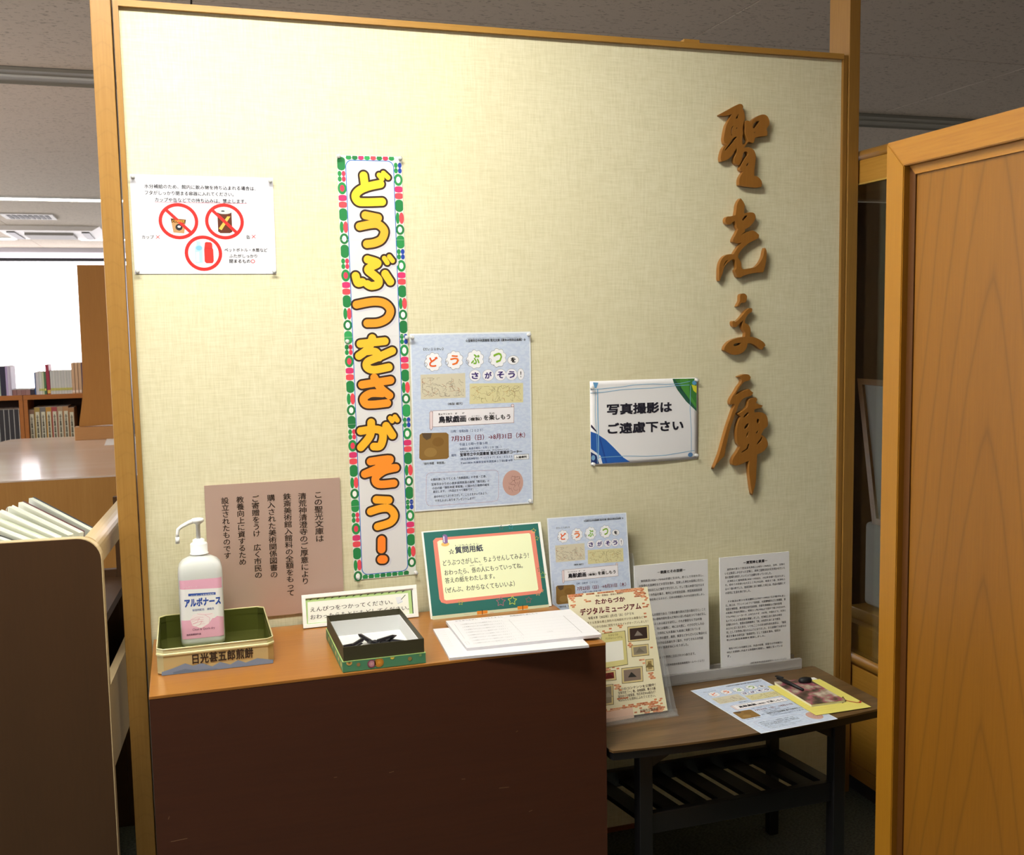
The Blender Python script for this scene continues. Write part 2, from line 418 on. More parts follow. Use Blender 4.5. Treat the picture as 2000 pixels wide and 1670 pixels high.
    def done(s):
        for name, mb in s.parts.items():
            name = name.split('.')[0]
            if s.deform:
                bm = bmesh.new(); V = [bm.verts.new(p) for p in mb.v]
                for f, mi in zip(mb.f, mb.mi):
                    try: q = bm.faces.new([V[i] for i in f]); q.material_index = mi
                    except ValueError: pass
                big = [f for f in bm.faces if max((e.calc_length() for e in f.edges)) > .012]
                if big:
                    geom = set(big)
                    for f in big: geom.update(f.edges); geom.update(f.verts)
                    geom = list(geom)
                    for i in range(1, 24):
                        r = bmesh.ops.bisect_plane(bm, geom=[g for g in geom if g.is_valid], plane_co=(s.w * i / 24, 0, 0), plane_no=(1, 0, 0)); geom = r['geom']
                    for i in range(1, 20):
                        r = bmesh.ops.bisect_plane(bm, geom=[g for g in geom if g.is_valid], plane_co=(0, -s.h * i / 20, 0), plane_no=(0, 1, 0)); geom = r['geom']
                for v in bm.verts: v.co.z += s.deform(v.co.x, v.co.y)
                me = bpy.data.meshes.new(name); bm.to_mesh(me); bm.free()
                for m in mb.mats: me.materials.append(m)
                o = bpy.data.objects.new(name, me); C.objects.link(o); o.parent = s.root
            else: mb.obj(name, s.root, local=True)
        return s.root
def catmull(P, n=6):
    out = []
    for i in range(len(P) - 1):
        p0, p1, p2, p3 = P[max(i - 1, 0)], P[i], P[i + 1], P[min(i + 2, len(P) - 1)]
        for k in range(n):
            t = k / n
            out.append(tuple(.5 * (2 * b + (c - a) * t + (2 * a - 5 * b + 4 * c - d) * t * t + (3 * b - a - 3 * c + d) * t ** 3) for a, b, c, d in zip(p0, p1, p2, p3)))
    return out + [tuple(P[-1])]
GLYPHS = {
    'sei': [[(14031,18316),(14166,18389),(14339,18480),(14530,18579),(14591,18600),(14669,18589),(14701,18535),(14673,18495),(14719,18415),(14744,18303),(14738,18227),(14700,18104),(14683,17982),(14697,17892),(14670,17770),(14678,17618),(14713,17605),(14850,17698),(14805,17783),(14764,17880),(14763,18046),(14749,18152),(14762,18190),(14829,18203),(14891,18180),(14926,18129),(14970,18222),(15075,18302),(15181,18353),(15287,18373),(15377,18346),(15440,18258),(15449,18136),(15397,18058),(15370,18011),(15394,17951),(15389,17859),(15220,17829),(15096,17809),(15034,17784),(15026,17723),(14982,17657),(14903,17672),(14867,17680),(14780,17599),(14713,17521),(14762,17533),(14868,17542),(14956,17515),(15028,17448),(15060,17343),(15056,17205),(15030,17036),(15023,16837),(15103,16823),(15192,16765),(15246,16681),(15229,16566),(15087,16547),(14909,16555),(14697,16575),(14600,16596),(14591,16672),(14604,16764),(14678,16888),(14716,16935),(14660,16949),(14610,17000),(14650,17101),(14738,17225),(14813,17319),(14851,17351),(14833,17419),(14780,17440),(14719,17415),(14693,17361),(14676,17284),(14641,17176),(14598,17099),(14519,17112),(14466,17156),(14451,17231),(14483,17323),(14526,17401),(14534,17477),(14513,17537),(14482,17475),(14413,17366),(14308,17257),(14187,17192),(14083,17166),(14065,17234),(14073,17325),(14103,17431),(14168,17539),(14255,17603),(14177,17615),(14150,17704),(14159,17810),(14184,17932),(14219,18054),(14288,18177),(14348,18270),(14383,18354),(14304,18320),(14166,18295),(14054,18299)],[(14516,17802),(14524,17779),(14411,17646),(14307,17544),(14186,17427),(14177,17449),(14255,17557),(14342,17651),(14376,17713),(14463,17784)],[(14574,18363),(14549,18249),(14479,18230),(14513,18292),(14548,18347)],[(14436,18063),(14393,18001),(14372,17894),(14376,17849),(14402,17827),(14359,17803),(14349,17893),(14361,17984),(14401,18054)],[(14541,18037),(14532,17991),(14489,17982),(14501,18013)],[(15182,18216),(15103,18098),(15024,18012),(14980,18025),(14974,18101),(15023,18163),(15111,18205)],[(15042,17936),(15039,17906),(15004,17907),(15007,17932)],[(14870,17169),(14853,17107),(14800,17060),(14791,17090),(14826,17144)]],
    'kou': [[(14637,16263),(14699,16196),(14749,16104),(14739,16012),(14732,15889),(14842,15909),(14948,15916),(15029,15894),(15065,15833),(15056,15755),(14968,15630),(14862,15536),(14764,15489),(14756,15427),(14703,15388),(14579,15286),(14703,15365),(14844,15428),(14987,15458),(15094,15415),(15170,15354),(15163,15292),(15059,15229),(14917,15166),(14775,15072),(14669,14978),(14599,14885),(14564,14792),(14600,14730),(14653,14637),(14663,14528),(14707,14482),(14885,14498),(15064,14529),(15153,14591),(15242,14701),(15295,14810),(15330,14951),(15357,15021),(15393,14951),(15394,14826),(15377,14670),(15334,14482),(15298,14404),(15154,14396),(14993,14381),(14850,14350),(14708,14311),(14620,14264),(14557,14288),(14513,14373),(14486,14451),(14521,14497),(14512,14606),(14494,14699),(14449,14737),(14370,14714),(14247,14621),(14160,14512),(14125,14389),(14064,14265),(14041,14188),(14029,14204),(14023,14358),(14028,14512),(14054,14636),(14124,14759),(14229,14836),(14352,14860),(14440,14861),(14475,14915),(14598,15070),(14686,15164),(14598,15140),(14492,15147),(14421,15177),(14421,15223),(14491,15347),(14570,15486),(14525,15547),(14507,15624),(14472,15700),(14402,15669),(14332,15606),(14244,15620),(14209,15666),(14209,15742),(14252,15797),(14348,15806),(14489,15839),(14515,15977),(14532,16100),(14584,16208)],[(14851,15845),(14789,15767),(14710,15688),(14683,15734),(14718,15796),(14771,15836)],[(14291,14721),(14247,14667),(14177,14574),(14151,14543),(14168,14620),(14229,14698)]],
    'bun': [[(14657,13843),(14724,13863),(14791,13842),(14829,13789),(14825,13731),(14792,13649),(14725,13626),(14658,13627),(14632,13603),(14592,13539),(14545,13534),(14578,13592),(14625,13674),(14631,13756),(14637,13814)],[(14981,13477),(14985,13435),(14961,13388),(14887,13354),(14821,13272),(14781,13191),(14775,13108),(14855,13072),(14909,13012),(14937,12929),(14933,12846),(14924,12751),(15012,12740),(15148,12700),(15270,12638),(15339,12589),(15380,12522),(15339,12482),(15292,12411),(15217,12437),(15149,12486),(15054,12547),(14946,12585),(14858,12593),(14838,12505),(14771,12400),(14664,12331),(14531,12299),(14424,12307),(14330,12351),(14224,12401),(14177,12425),(14190,12495),(14250,12576),(14316,12634),(14422,12685),(14582,12729),(14716,12746),(14780,12748),(14789,12860),(14755,12908),(14715,12956),(14701,13039),(14714,13109),(14734,13191),(14674,13145),(14607,13087),(14541,13029),(14487,13001),(14434,13043),(14414,13102),(14420,13149),(14453,13166),(14500,13136),(14580,13182),(14687,13286),(14766,13379),(14846,13449),(14913,13483)],[(14683,12608),(14636,12562),(14556,12529),(14463,12525),(14436,12549),(14476,12583),(14583,12605)]],
    'ko': [[(14588,11729),(14700,11770),(14801,11785),(14902,11764),(14948,11707),(14923,11641),(14827,11611),(14751,11591),(14676,11516),(14577,11386),(14489,11233),(14627,11306),(14803,11367),(14916,11396),(14955,11350),(15026,11303),(14981,11238),(14804,11188),(14678,11115),(14603,11006),(14529,10831),(14454,10656),(14355,10393),(14281,10128),(14219,9863),(14182,9686),(14120,9633),(14033,9560),(13933,9454),(13896,9400),(13958,9542),(14045,9738),(14156,10090),(14255,10397),(14354,10660),(14441,10879),(14503,11010),(14465,11034),(14365,11016),(14352,11083),(14382,11171),(14477,11301),(14576,11452),(14689,11604),(14663,11683)],[(15006,11158),(15108,11170),(15146,11119),(15109,11031),(15211,10982),(15308,10956),(15263,10902),(15135,10884),(15059,10854),(15072,10775),(15212,10780),(15340,10752),(15431,10670),(15465,10544),(15458,10409),(15369,10345),(15305,10258),(15268,10192),(15383,10118),(15461,10001),(15470,9910),(15399,9800),(15271,9716),(15156,9677),(15144,9474),(15133,9248),(15122,9021),(15085,8819),(15052,8730),(15022,8618),(14983,8780),(14956,8963),(14916,9261),(14915,9487),(14927,9532),(14813,9493),(14636,9435),(14510,9420),(14434,9447),(14421,9538),(14458,9626),(14559,9755),(14659,9907),(14583,9978),(14552,10115),(14544,10294),(14568,10472),(14618,10604),(14680,10691),(14605,10739),(14579,10762),(14705,10824),(14856,10929),(14881,11040),(14918,11128)],[(14895,10805),(14882,10738),(14756,10654),(14751,10688),(14831,10774)],[(14909,10524),(14897,10435),(14783,10350),(14770,10396),(14858,10504)],[(14910,10299),(14885,10210),(14835,10127),(14822,10146),(14872,10279)],[(14925,9972),(14900,9827),(14685,9737),(14697,9770),(14836,9853),(14874,9963)],[(15162,10625),(15214,10589),(15214,10510),(15176,10478),(15138,10525),(15142,10592)],[(15195,10319),(15178,10253),(15114,10217),(15119,10255)],[(15288,10146),(15306,10122),(15269,10011),(15141,9927),(15154,9972),(15243,10080)]],
}
BANNER = [('ffcf3a',[(1,[(58.9,44.4),(61.3,71.4)]),(1,[(96.7,62.3),(67.6,69.0),(47.5,78.1),(38.4,90.1),(44.2,102.1),(59.9,103.9),(99.2,102.4)]),(0.5,[(94.5,42.6),(100.9,50.8)]),(0.5,[(104.5,38.1),(114.8,47.7)])]),('ffb43a',[(1,[(59.6,133.2),(88.4,138.7)]),(1,[(45.4,158.3),(73.2,153.0),(90.0,154.5),(101.8,168.3),(94.9,186.6),(79.0,195.0),(60.5,197.8)])]),('ffc53a',[(1,[(60.6,232.6),(83.4,240.8),(65.9,250.4),(61.1,257.0),(72.9,267.3),(83.9,278.2),(82.3,289.0),(67.2,292.7),(58.1,288.5)]),(1,[(31.8,269.7),(36.1,285.0),(46.6,283.7)]),(1,[(100.1,265.6),(111.3,283.3)]),(0.5,[(99.4,230.0),(105.8,240.2)]),(0.5,[(111.3,226.4),(118.4,235.7)])]),('ff9f33',[(1,[(31.3,334.6),(68.8,328.6),(95.2,332.3),(108.8,348.1),(101.7,366.5),(80.9,376.7),(54.2,377.6)])]),('ffc03a',[(1,[(36.6,424.1),(93.3,419.6)]),(1,[(64.4,411.9),(54.9,434.9),(32.2,451.8)]),(0.9,[(51.4,442.5),(71.8,443.2),(79.0,457.5)]),(1,[(109.8,442.8),(77.6,455.8),(52.0,465.8),(49.8,478.2),(65.3,485.0),(100.4,480.0)])]),('ff9a30',[(1,[(36.6,518.3),(103.4,510.6)]),(1,[(65.4,502.8),(78.9,527.3),(99.5,545.8)]),(1,[(83.3,540.4),(55.8,539.2),(39.1,549.7),(43.4,562.6),(61.1,565.0),(93.8,563.3)])]),('ffb832',[(1,[(29.2,625.3),(61.9,623.0),(78.0,628.7),(80.6,643.4),(73.3,662.3),(58.4,663.2)]),(1,[(54.4,606.6),(50.8,637.0),(28.1,663.2)]),(1,[(89.0,616.2),(103.2,639.6)]),(0.45,[(99.6,599.0),(103.7,605.6)]),(0.45,[(110.6,596.2),(115.9,604.6)])]),('ff9430',[(1,[(49.4,697.7),(95.0,695.4),(69.5,712.5),(35.0,726.1)]),(1,[(35.0,726.1),(74.2,718.6),(108.2,716.3),(80.8,721.2),(59.6,736.4),(66.2,752.0),(102.2,752.6)])]),('ffae32',[(1,[(59.6,788.5),(88.5,792.0)]),(1,[(45.2,815.3),(70.4,809.8),(90.3,812.5),(100.7,829.0),(90.7,844.7),(60.1,852.4)])]),('ff8a2c',[(1.05,[(68.2,884.4),(67.2,907.3)]),(1.1,[(65.8,931.4),(71.2,931.8)])])]
PRINTS = {
 'drink':[
  ('t','printed_text','水分補給のため、館内に飲み物を持ち込まれる場合は、',28.2,19.7,231.0,9.1,'161c26',0.012),
  ('t','printed_text','フタがしっかり閉まる容器に入れてください。',28.6,33.4,183.1,9.0,'161c26',0.008),
  ('t','printed_text','カップや缶などでの持ち込みは、禁止します。',48.1,47.8,190.1,9.1,'161c26',0.008),
  ('l','printed_picture',[(48.0,57.6),(239.0,57.0)],0.7,'c0506a',2),
  ('t','printed_text','カップ',18.1,127.6,24.4,8.0,'222',0),
  ('t','printed_text','缶',235.0,124.9,7.9,8.5,'222',0),
  ('l','printed_picture',[(46.7,127.7),(54.2,135.1)],1.1,'e0332e',2),
  ('l','printed_picture',[(54.4,127.6),(46.4,135.1)],1.1,'e0332e',2),
  ('l','printed_picture',[(246.9,124.7),(254.6,132.2)],1.1,'e0332e',2),
  ('l','printed_picture',[(254.8,124.6),(246.6,132.3)],1.1,'e0332e',2),
  ('t','printed_text','ペットボトル・水筒など',187.4,153.6,91.6,8.1,'222',0),
  ('t','printed_text','ふたがしっかり',197.0,166.9,59.5,7.8,'333',0),
  ('t','printed_text','閉まるもの',196.7,178.2,44.6,8.1,'222',0),
  ('e','printed_picture',242.6,178.4,8.6,8.2,'e0332e',1,1.2),
  ('p','printed_picture',[(81.9,72.7),(108.2,72.4),(111.0,90.7),(78.3,91.0)],'c6c8d4',1),
  ('p','printed_picture',[(78.3,91.0),(109.7,93.3),(104.8,123.0),(82.8,121.4)],'b58b5e',1),
  ('p','printed_picture',[(78.8,91.9),(109.7,94.2),(108.1,102.0),(79.7,100.2)],'4a2a1c',2),
  ('e','printed_picture',87.5,103.0,14.4,13.9,'23282c',2,0),
  ('t','printed_text','COFFEE',81.1,94.8,25.8,5.2,'d8a23c',0.02),
  ('e','printed_picture',91.7,106.5,6.8,4.7,'d8d8e0',3,0),
  ('p','printed_picture',[(175.8,76.8),(205.6,76.5),(205.6,118.8),(200.3,121.4),(180.4,121.6),(175.8,118.1)],'5a2d1c',1),
  ('e','printed_picture',175.8,71.4,29.5,9.1,'c0c4c6',2,0),
  ('e','printed_picture',183.6,72.8,7.8,2.8,'333338',3,0),
  ('p','printed_picture',[(177.2,111.9),(196.3,85.4),(203.2,85.3),(183.2,115.4)],'e0b050',2),
  ('p','printed_picture',[(129.0,139.4),(136.7,139.4),(137.3,147.3),(141.5,152.5),(140.4,185.8),(125.8,186.7),(125.5,152.5),(129.3,147.3)],'a9d4ec',1),
  ('p','printed_picture',[(127.4,163.0),(134.3,163.0),(133.6,184.1),(127.2,184.1)],'dceffa',2),
  ('e','printed_picture',127.7,149.0,12.9,10.5,'7ab8e4',2,0),
  ('p','printed_picture',[(146.9,142.8),(149.6,141.1),(159.0,141.5),(161.9,144.5),(162.1,154.2),(163.7,157.7),(163.7,182.3),(161.0,186.7),(148.1,186.7),(144.8,183.2),(144.7,157.7)],'d3352f',1),
  ('l','printed_picture',[(146.0,154.2),(162.2,155.1)],0.8,'9c1f22',2),
  ('e','printed_picture',53.6,58.7,81.6,76.9,'dd2b28',4,7),
  ('l','printed_picture',[(68.3,72.1),(120.4,122.3)],6.5,'dd2b28',4),
  ('e','printed_picture',149.3,57.7,81.8,77.4,'dd2b28',4,7),
  ('l','printed_picture',[(163.9,71.2),(216.3,121.7)],6.5,'dd2b28',4),
  ('e','printed_picture',103.9,127.1,78.2,76.3,'dd2b28',4,7),
 ],
 'poster':[
  ('t','printed_text','☆宝塚市立中央図書館 聖光文庫《夏休み特別企画展》☆',133.8,15.5,150.9,6.7,'222',0.02),
  ('t','printed_text','たからづかしりつちゅうおうとしょかん せいこうぶんこ なつやすみとくべつきかくてん',139.6,12.3,133.4,2.8,'333',0),
  ('t','printed_text','《だい１０かい》',30.6,33.1,49.5,7.1,'333',0),
  ('p','printed_picture',[(72.6,67.4),(73.9,69.2),(74.8,71.2),(75.1,73.3),(74.7,75.2),(73.7,76.9),(72.1,78.3),(70.1,79.1),(68.0,79.6),(67.9,81.8),(67.3,83.9),(66.3,85.7),(64.8,86.9),(63.0,87.6),(61.0,87.5),(59.1,86.9),(57.2,85.9),(55.7,87.4),(54.0,88.6),(52.1,89.3),(50.2,89.2),(48.5,88.5),(47.1,87.1),(46.0,85.3),(45.2,83.3),(43.1,83.4),(41.0,83.1),(39.2,82.4),(37.8,81.0),(36.9,79.3),(36.7,77.2),(37.0,75.1),(37.7,73.0),(36.0,71.7),(34.5,70.1),(33.5,68.2),(33.2,66.3),(33.7,64.3),(34.7,62.5),(36.3,61.0),(38.1,59.8),(37.5,57.7),(37.4,55.5),(37.7,53.5),(38.7,51.8),(40.2,50.6),(42.1,49.9),(44.2,49.7),(46.3,50.0),(47.1,48.0),(48.4,46.3),(49.9,45.0),(51.7,44.3),(53.6,44.4),(55.4,45.1),(57.0,46.4),(58.4,48.0),(60.3,47.1),(62.3,46.6),(64.3,46.7),(66.1,47.4),(67.5,48.7),(68.4,50.5),(68.8,52.7),(68.8,54.9),(70.9,55.5),(72.8,56.5),(74.3,57.9),(75.2,59.6),(75.4,61.6),(75.0,63.6),(74.0,65.6)],'55585f',1),
  ('p','printed_picture',[(72.1,67.3),(73.3,69.1),(74.2,71.1),(74.5,73.1),(74.1,75.0),(73.1,76.6),(71.6,77.9),(69.7,78.8),(67.6,79.2),(67.5,81.4),(67.0,83.4),(66.0,85.1),(64.5,86.3),(62.8,86.9),(60.9,86.9),(58.9,86.3),(57.1,85.3),(55.7,86.8),(54.0,88.0),(52.2,88.6),(50.4,88.5),(48.7,87.8),(47.3,86.5),(46.2,84.7),(45.5,82.8),(43.5,82.9),(41.4,82.7),(39.7,81.9),(38.3,80.6),(37.5,78.9),(37.2,76.9),(37.5,74.8),(38.2,72.8),(36.5,71.5),(35.1,70.0),(34.2,68.2),(33.9,66.3),(34.3,64.4),(35.3,62.7),(36.8,61.2),(38.6,60.1),(38.1,58.0),(37.9,55.9),(38.3,53.9),(39.2,52.3),(40.6,51.1),(42.5,50.4),(44.5,50.2),(46.5,50.5),(47.4,48.6),(48.5,46.9),(50.0,45.6),(51.8,45.0),(53.6,45.1),(55.4,45.8),(56.9,47.0),(58.3,48.6),(60.1,47.7),(62.1,47.2),(64.0,47.3),(65.7,48.0),(67.1,49.3),(68.0,51.0),(68.4,53.1),(68.4,55.2),(70.4,55.8),(72.2,56.8),(73.7,58.1),(74.6,59.8),(74.8,61.7),(74.4,63.7),(73.4,65.6)],'eef0f6',2),
  ('e','printed_picture',32.2,67.7,7.8,10.1,'55585f',3,0.7),
  ('t','printed_text','ど',44.4,54.9,20.7,23.6,'e0602c',0.03),
  ('p','printed_picture',[(124.2,64.6),(125.4,66.5),(126.3,68.5),(126.7,70.6),(126.3,72.5),(125.3,74.3),(123.7,75.6),(121.7,76.5),(119.5,77.0),(119.4,79.2),(118.8,81.3),(117.8,83.1),(116.3,84.3),(114.5,84.9),(112.5,84.9),(110.5,84.3),(108.6,83.3),(107.1,84.8),(105.3,86.0),(103.4,86.7),(101.5,86.6),(99.8,85.9),(98.3,84.5),(97.2,82.7),(96.4,80.6),(94.3,80.8),(92.2,80.5),(90.3,79.7),(88.9,78.4),(88.0,76.6),(87.8,74.6),(88.1,72.4),(88.8,70.3),(87.0,69.0),(85.5,67.4),(84.6,65.5),(84.3,63.5),(84.7,61.6),(85.8,59.8),(87.4,58.3),(89.2,57.1),(88.6,54.9),(88.4,52.7),(88.8,50.7),(89.8,49.0),(91.3,47.7),(93.2,47.0),(95.3,46.9),(97.5,47.2),(98.3,45.2),(99.5,43.4),(101.1,42.1),(102.9,41.5),(104.8,41.5),(106.7,42.3),(108.3,43.5),(109.7,45.2),(111.7,44.2),(113.7,43.7),(115.7,43.8),(117.5,44.5),(118.9,45.9),(119.8,47.7),(120.3,49.8),(120.3,52.0),(122.4,52.6),(124.3,53.6),(125.8,55.0),(126.8,56.8),(127.0,58.8),(126.6,60.9),(125.5,62.8)],'55585f',1),
  ('p','printed_picture',[(123.6,64.6),(124.9,66.4),(125.7,68.4),(126.0,70.4),(125.7,72.3),(124.7,73.9),(123.1,75.2),(121.2,76.1),(119.1,76.6),(119.0,78.7),(118.4,80.8),(117.4,82.5),(116.0,83.7),(114.2,84.3),(112.3,84.3),(110.3,83.7),(108.5,82.7),(107.0,84.2),(105.4,85.4),(103.5,86.0),(101.7,85.9),(100.0,85.2),(98.5,83.9),(97.4,82.1),(96.7,80.1),(94.7,80.3),(92.6,80.0),(90.8,79.2),(89.4,78.0),(88.6,76.2),(88.3,74.2),(88.6,72.1),(89.3,70.1),(87.6,68.8),(86.1,67.3),(85.2,65.5),(84.9,63.6),(85.3,61.7),(86.4,59.9),(87.9,58.4),(89.7,57.3),(89.1,55.2),(89.0,53.1),(89.3,51.1),(90.3,49.4),(91.7,48.2),(93.6,47.5),(95.7,47.4),(97.7,47.7),(98.6,45.7),(99.7,44.0),(101.2,42.8),(103.0,42.1),(104.8,42.2),(106.6,42.9),(108.3,44.2),(109.6,45.7),(111.5,44.8),(113.5,44.4),(115.4,44.4),(117.2,45.1),(118.5,46.4),(119.4,48.2),(119.8,50.3),(119.8,52.4),(121.9,53.0),(123.8,54.0),(125.2,55.3),(126.1,57.0),(126.4,59.0),(125.9,61.0),(125.0,62.9)],'eef0f6',2),
  ('e','printed_picture',83.2,65.0,7.9,10.2,'55585f',3,0.7),
  ('t','printed_text','う',95.5,52.1,21.0,23.8,'e8742e',0.03),
  ('p','printed_picture',[(175.4,63.8),(176.8,65.6),(177.7,67.7),(178.0,69.7),(177.6,71.7),(176.6,73.5),(175.0,74.8),(172.9,75.7),(170.8,76.2),(170.6,78.4),(170.1,80.5),(169.0,82.3),(167.5,83.6),(165.7,84.2),(163.6,84.2),(161.6,83.6),(159.7,82.5),(158.2,84.1),(156.4,85.3),(154.5,85.9),(152.6,85.9),(150.8,85.1),(149.3,83.8),(148.2,81.9),(147.4,79.9),(145.2,80.0),(143.1,79.8),(141.2,79.0),(139.7,77.6),(138.9,75.9),(138.6,73.8),(138.9,71.6),(139.7,69.5),(137.8,68.1),(136.3,66.5),(135.3,64.7),(135.0,62.7),(135.5,60.7),(136.6,58.9),(138.2,57.4),(140.0,56.2),(139.4,54.0),(139.2,51.8),(139.6,49.7),(140.6,48.0),(142.1,46.8),(144.1,46.1),(146.2,45.9),(148.4,46.2),(149.3,44.2),(150.5,42.4),(152.1,41.1),(153.9,40.5),(155.8,40.5),(157.7,41.3),(159.4,42.5),(160.8,44.2),(162.8,43.3),(164.8,42.8),(166.9,42.8),(168.7,43.6),(170.1,44.9),(171.0,46.7),(171.5,48.9),(171.5,51.1),(173.6,51.7),(175.6,52.7),(177.1,54.1),(178.1,55.9),(178.3,57.9),(177.9,60.0),(176.9,62.0)],'55585f',1),
  ('p','printed_picture',[(174.9,63.7),(176.2,65.5),(177.0,67.5),(177.4,69.6),(177.0,71.5),(176.0,73.2),(174.4,74.4),(172.5,75.3),(170.4,75.8),(170.2,78.0),(169.7,80.0),(168.7,81.8),(167.2,83.0),(165.4,83.6),(163.4,83.6),(161.5,83.0),(159.6,82.0),(158.1,83.5),(156.4,84.6),(154.6,85.3),(152.7,85.2),(151.0,84.5),(149.5,83.2),(148.4,81.4),(147.7,79.4),(145.6,79.5),(143.5,79.3),(141.7,78.5),(140.3,77.2),(139.4,75.5),(139.2,73.5),(139.5,71.3),(140.2,69.3),(138.4,68.0),(137.0,66.4),(136.0,64.6),(135.7,62.7),(136.1,60.8),(137.2,59.0),(138.7,57.6),(140.6,56.4),(140.0,54.3),(139.8,52.1),(140.1,50.2),(141.1,48.5),(142.6,47.3),(144.5,46.6),(146.5,46.4),(148.6,46.7),(149.5,44.7),(150.7,43.0),(152.2,41.8),(154.0,41.1),(155.8,41.2),(157.7,41.9),(159.3,43.2),(160.7,44.8),(162.6,43.9),(164.6,43.4),(166.6,43.4),(168.3,44.1),(169.7,45.4),(170.6,47.2),(171.0,49.3),(171.1,51.5),(173.1,52.1),(175.0,53.0),(176.5,54.4),(177.4,56.1),(177.7,58.1),(177.3,60.1),(176.3,62.0)],'eef0f6',2),
  ('e','printed_picture',134.0,64.2,8.0,10.3,'55585f',3,0.7),
  ('t','printed_text','ぶ',146.5,51.2,21.2,23.9,'79b03a',0.03),
  ('p','printed_picture',[(231.8,61.9),(233.1,63.8),(234.1,65.8),(234.4,67.9),(234.0,69.9),(233.0,71.7),(231.3,73.0),(229.3,73.9),(227.1,74.4),(227.0,76.6),(226.4,78.8),(225.3,80.6),(223.8,81.9),(221.9,82.5),(219.9,82.5),(217.8,81.8),(215.9,80.8),(214.3,82.4),(212.6,83.6),(210.6,84.2),(208.6,84.2),(206.8,83.4),(205.3,82.0),(204.2,80.2),(203.4,78.1),(201.2,78.3),(199.0,78.0),(197.1,77.2),(195.6,75.9),(194.7,74.1),(194.5,72.0),(194.8,69.8),(195.5,67.6),(193.7,66.3),(192.2,64.7),(191.1,62.8),(190.8,60.8),(191.3,58.8),(192.4,57.0),(194.0,55.5),(195.9,54.3),(195.3,52.1),(195.1,49.9),(195.5,47.8),(196.5,46.0),(198.0,44.8),(200.0,44.1),(202.1,43.9),(204.3,44.2),(205.2,42.2),(206.5,40.4),(208.1,39.1),(209.9,38.4),(211.9,38.5),(213.8,39.2),(215.5,40.5),(216.9,42.2),(218.9,41.3),(221.0,40.7),(223.1,40.8),(224.9,41.5),(226.4,42.9),(227.3,44.7),(227.8,46.9),(227.8,49.2),(229.9,49.8),(231.9,50.8),(233.5,52.2),(234.5,54.0),(234.7,56.0),(234.3,58.1),(233.2,60.1)],'55585f',1),
  ('p','printed_picture',[(231.3,61.9),(232.5,63.7),(233.4,65.7),(233.8,67.7),(233.4,69.7),(232.4,71.3),(230.8,72.7),(228.8,73.5),(226.7,74.0),(226.6,76.2),(226.0,78.3),(225.0,80.0),(223.5,81.2),(221.7,81.9),(219.7,81.8),(217.7,81.2),(215.8,80.2),(214.3,81.7),(212.6,82.9),(210.7,83.5),(208.8,83.5),(207.0,82.8),(205.6,81.4),(204.4,79.6),(203.7,77.6),(201.6,77.8),(199.5,77.5),(197.6,76.7),(196.2,75.4),(195.3,73.7),(195.0,71.7),(195.3,69.5),(196.1,67.4),(194.3,66.2),(192.8,64.6),(191.8,62.8),(191.5,60.8),(191.9,58.9),(193.0,57.1),(194.6,55.6),(196.4,54.5),(195.8,52.4),(195.6,50.2),(196.0,48.2),(197.0,46.5),(198.5,45.3),(200.4,44.6),(202.5,44.5),(204.6,44.7),(205.5,42.8),(206.7,41.0),(208.2,39.8),(210.0,39.1),(211.9,39.2),(213.7,39.9),(215.4,41.2),(216.8,42.8),(218.7,41.9),(220.8,41.4),(222.8,41.4),(224.6,42.1),(226.0,43.5),(226.9,45.2),(227.3,47.3),(227.3,49.5),(229.4,50.1),(231.4,51.1),(232.9,52.5),(233.8,54.2),(234.1,56.2),(233.6,58.2),(232.6,60.1)],'eef0f6',2),
  ('e','printed_picture',189.8,62.3,8.1,10.3,'55585f',3,0.7),
  ('t','printed_text','つ',202.4,49.2,21.5,24.1,'86b43c',0.03),
  ('e','printed_picture',237.8,56.8,28.5,22.0,'55585f',1,0),
  ('e','printed_picture',238.4,57.4,27.3,20.8,'f0f1f6',2,0),
  ('t','printed_text','を',245.7,61.0,12.6,12.4,'222',0.04),
  ('e','printed_picture',141.3,88.3,28.7,27.9,'8a8d98',1,0),
  ('e','printed_picture',141.9,88.8,27.5,26.8,'eeeff6',2,0),
  ('t','printed_text','さ',147.0,94.1,17.2,16.2,'3c2a74',0.03),
  ('e','printed_picture',173.8,88.3,28.9,28.0,'8a8d98',1,0),
  ('e','printed_picture',174.4,88.8,27.8,26.9,'eeeff6',2,0),
  ('t','printed_text','が',179.6,94.2,17.4,16.2,'3c2a74',0.03),
  ('e','printed_picture',204.8,88.3,29.2,28.1,'8a8d98',1,0),
  ('e','printed_picture',205.4,88.9,28.0,27.0,'eeeff6',2,0),
  ('t','printed_text','そ',210.6,94.2,17.5,16.3,'3c2a74',0.03),
  ('e','printed_picture',232.5,88.3,29.4,28.2,'8a8d98',1,0),
  ('e','printed_picture',233.1,88.9,28.2,27.1,'eeeff6',2,0),
  ('t','printed_text','う',238.3,94.2,17.6,16.4,'3c2a74',0.03),
  ('e','printed_picture',261.9,88.3,17.7,28.3,'8a8d98',1,0),
  ('e','printed_picture',262.5,88.9,16.5,27.1,'eeeff6',2,0),
  ('t','printed_text','!',269.5,95.1,2.4,14.7,'333',0),
  ('p','printed_picture',[(23.1,96.1),(131.5,95.4),(131.2,153.8),(22.6,153.8)],'d3cdb6',1),
  ('p','printed_picture',[(142.2,120.8),(276.1,123.9),(275.5,170.7),(140.8,169.6)],'d9d3a4',1),
  ('S','printed_picture',26.3,104.7,99.9,44.2,75,['6b6458','7d7566','8d8474','a8704c']),
  ('S','printed_picture',145.8,128.6,125.2,38.0,70,['8a7c50','77704e','9c8f5c','b5894a','a89a80']),
  ('t','printed_text','（複製 縮尺）',87.3,164.3,36.4,6.1,'444',0),
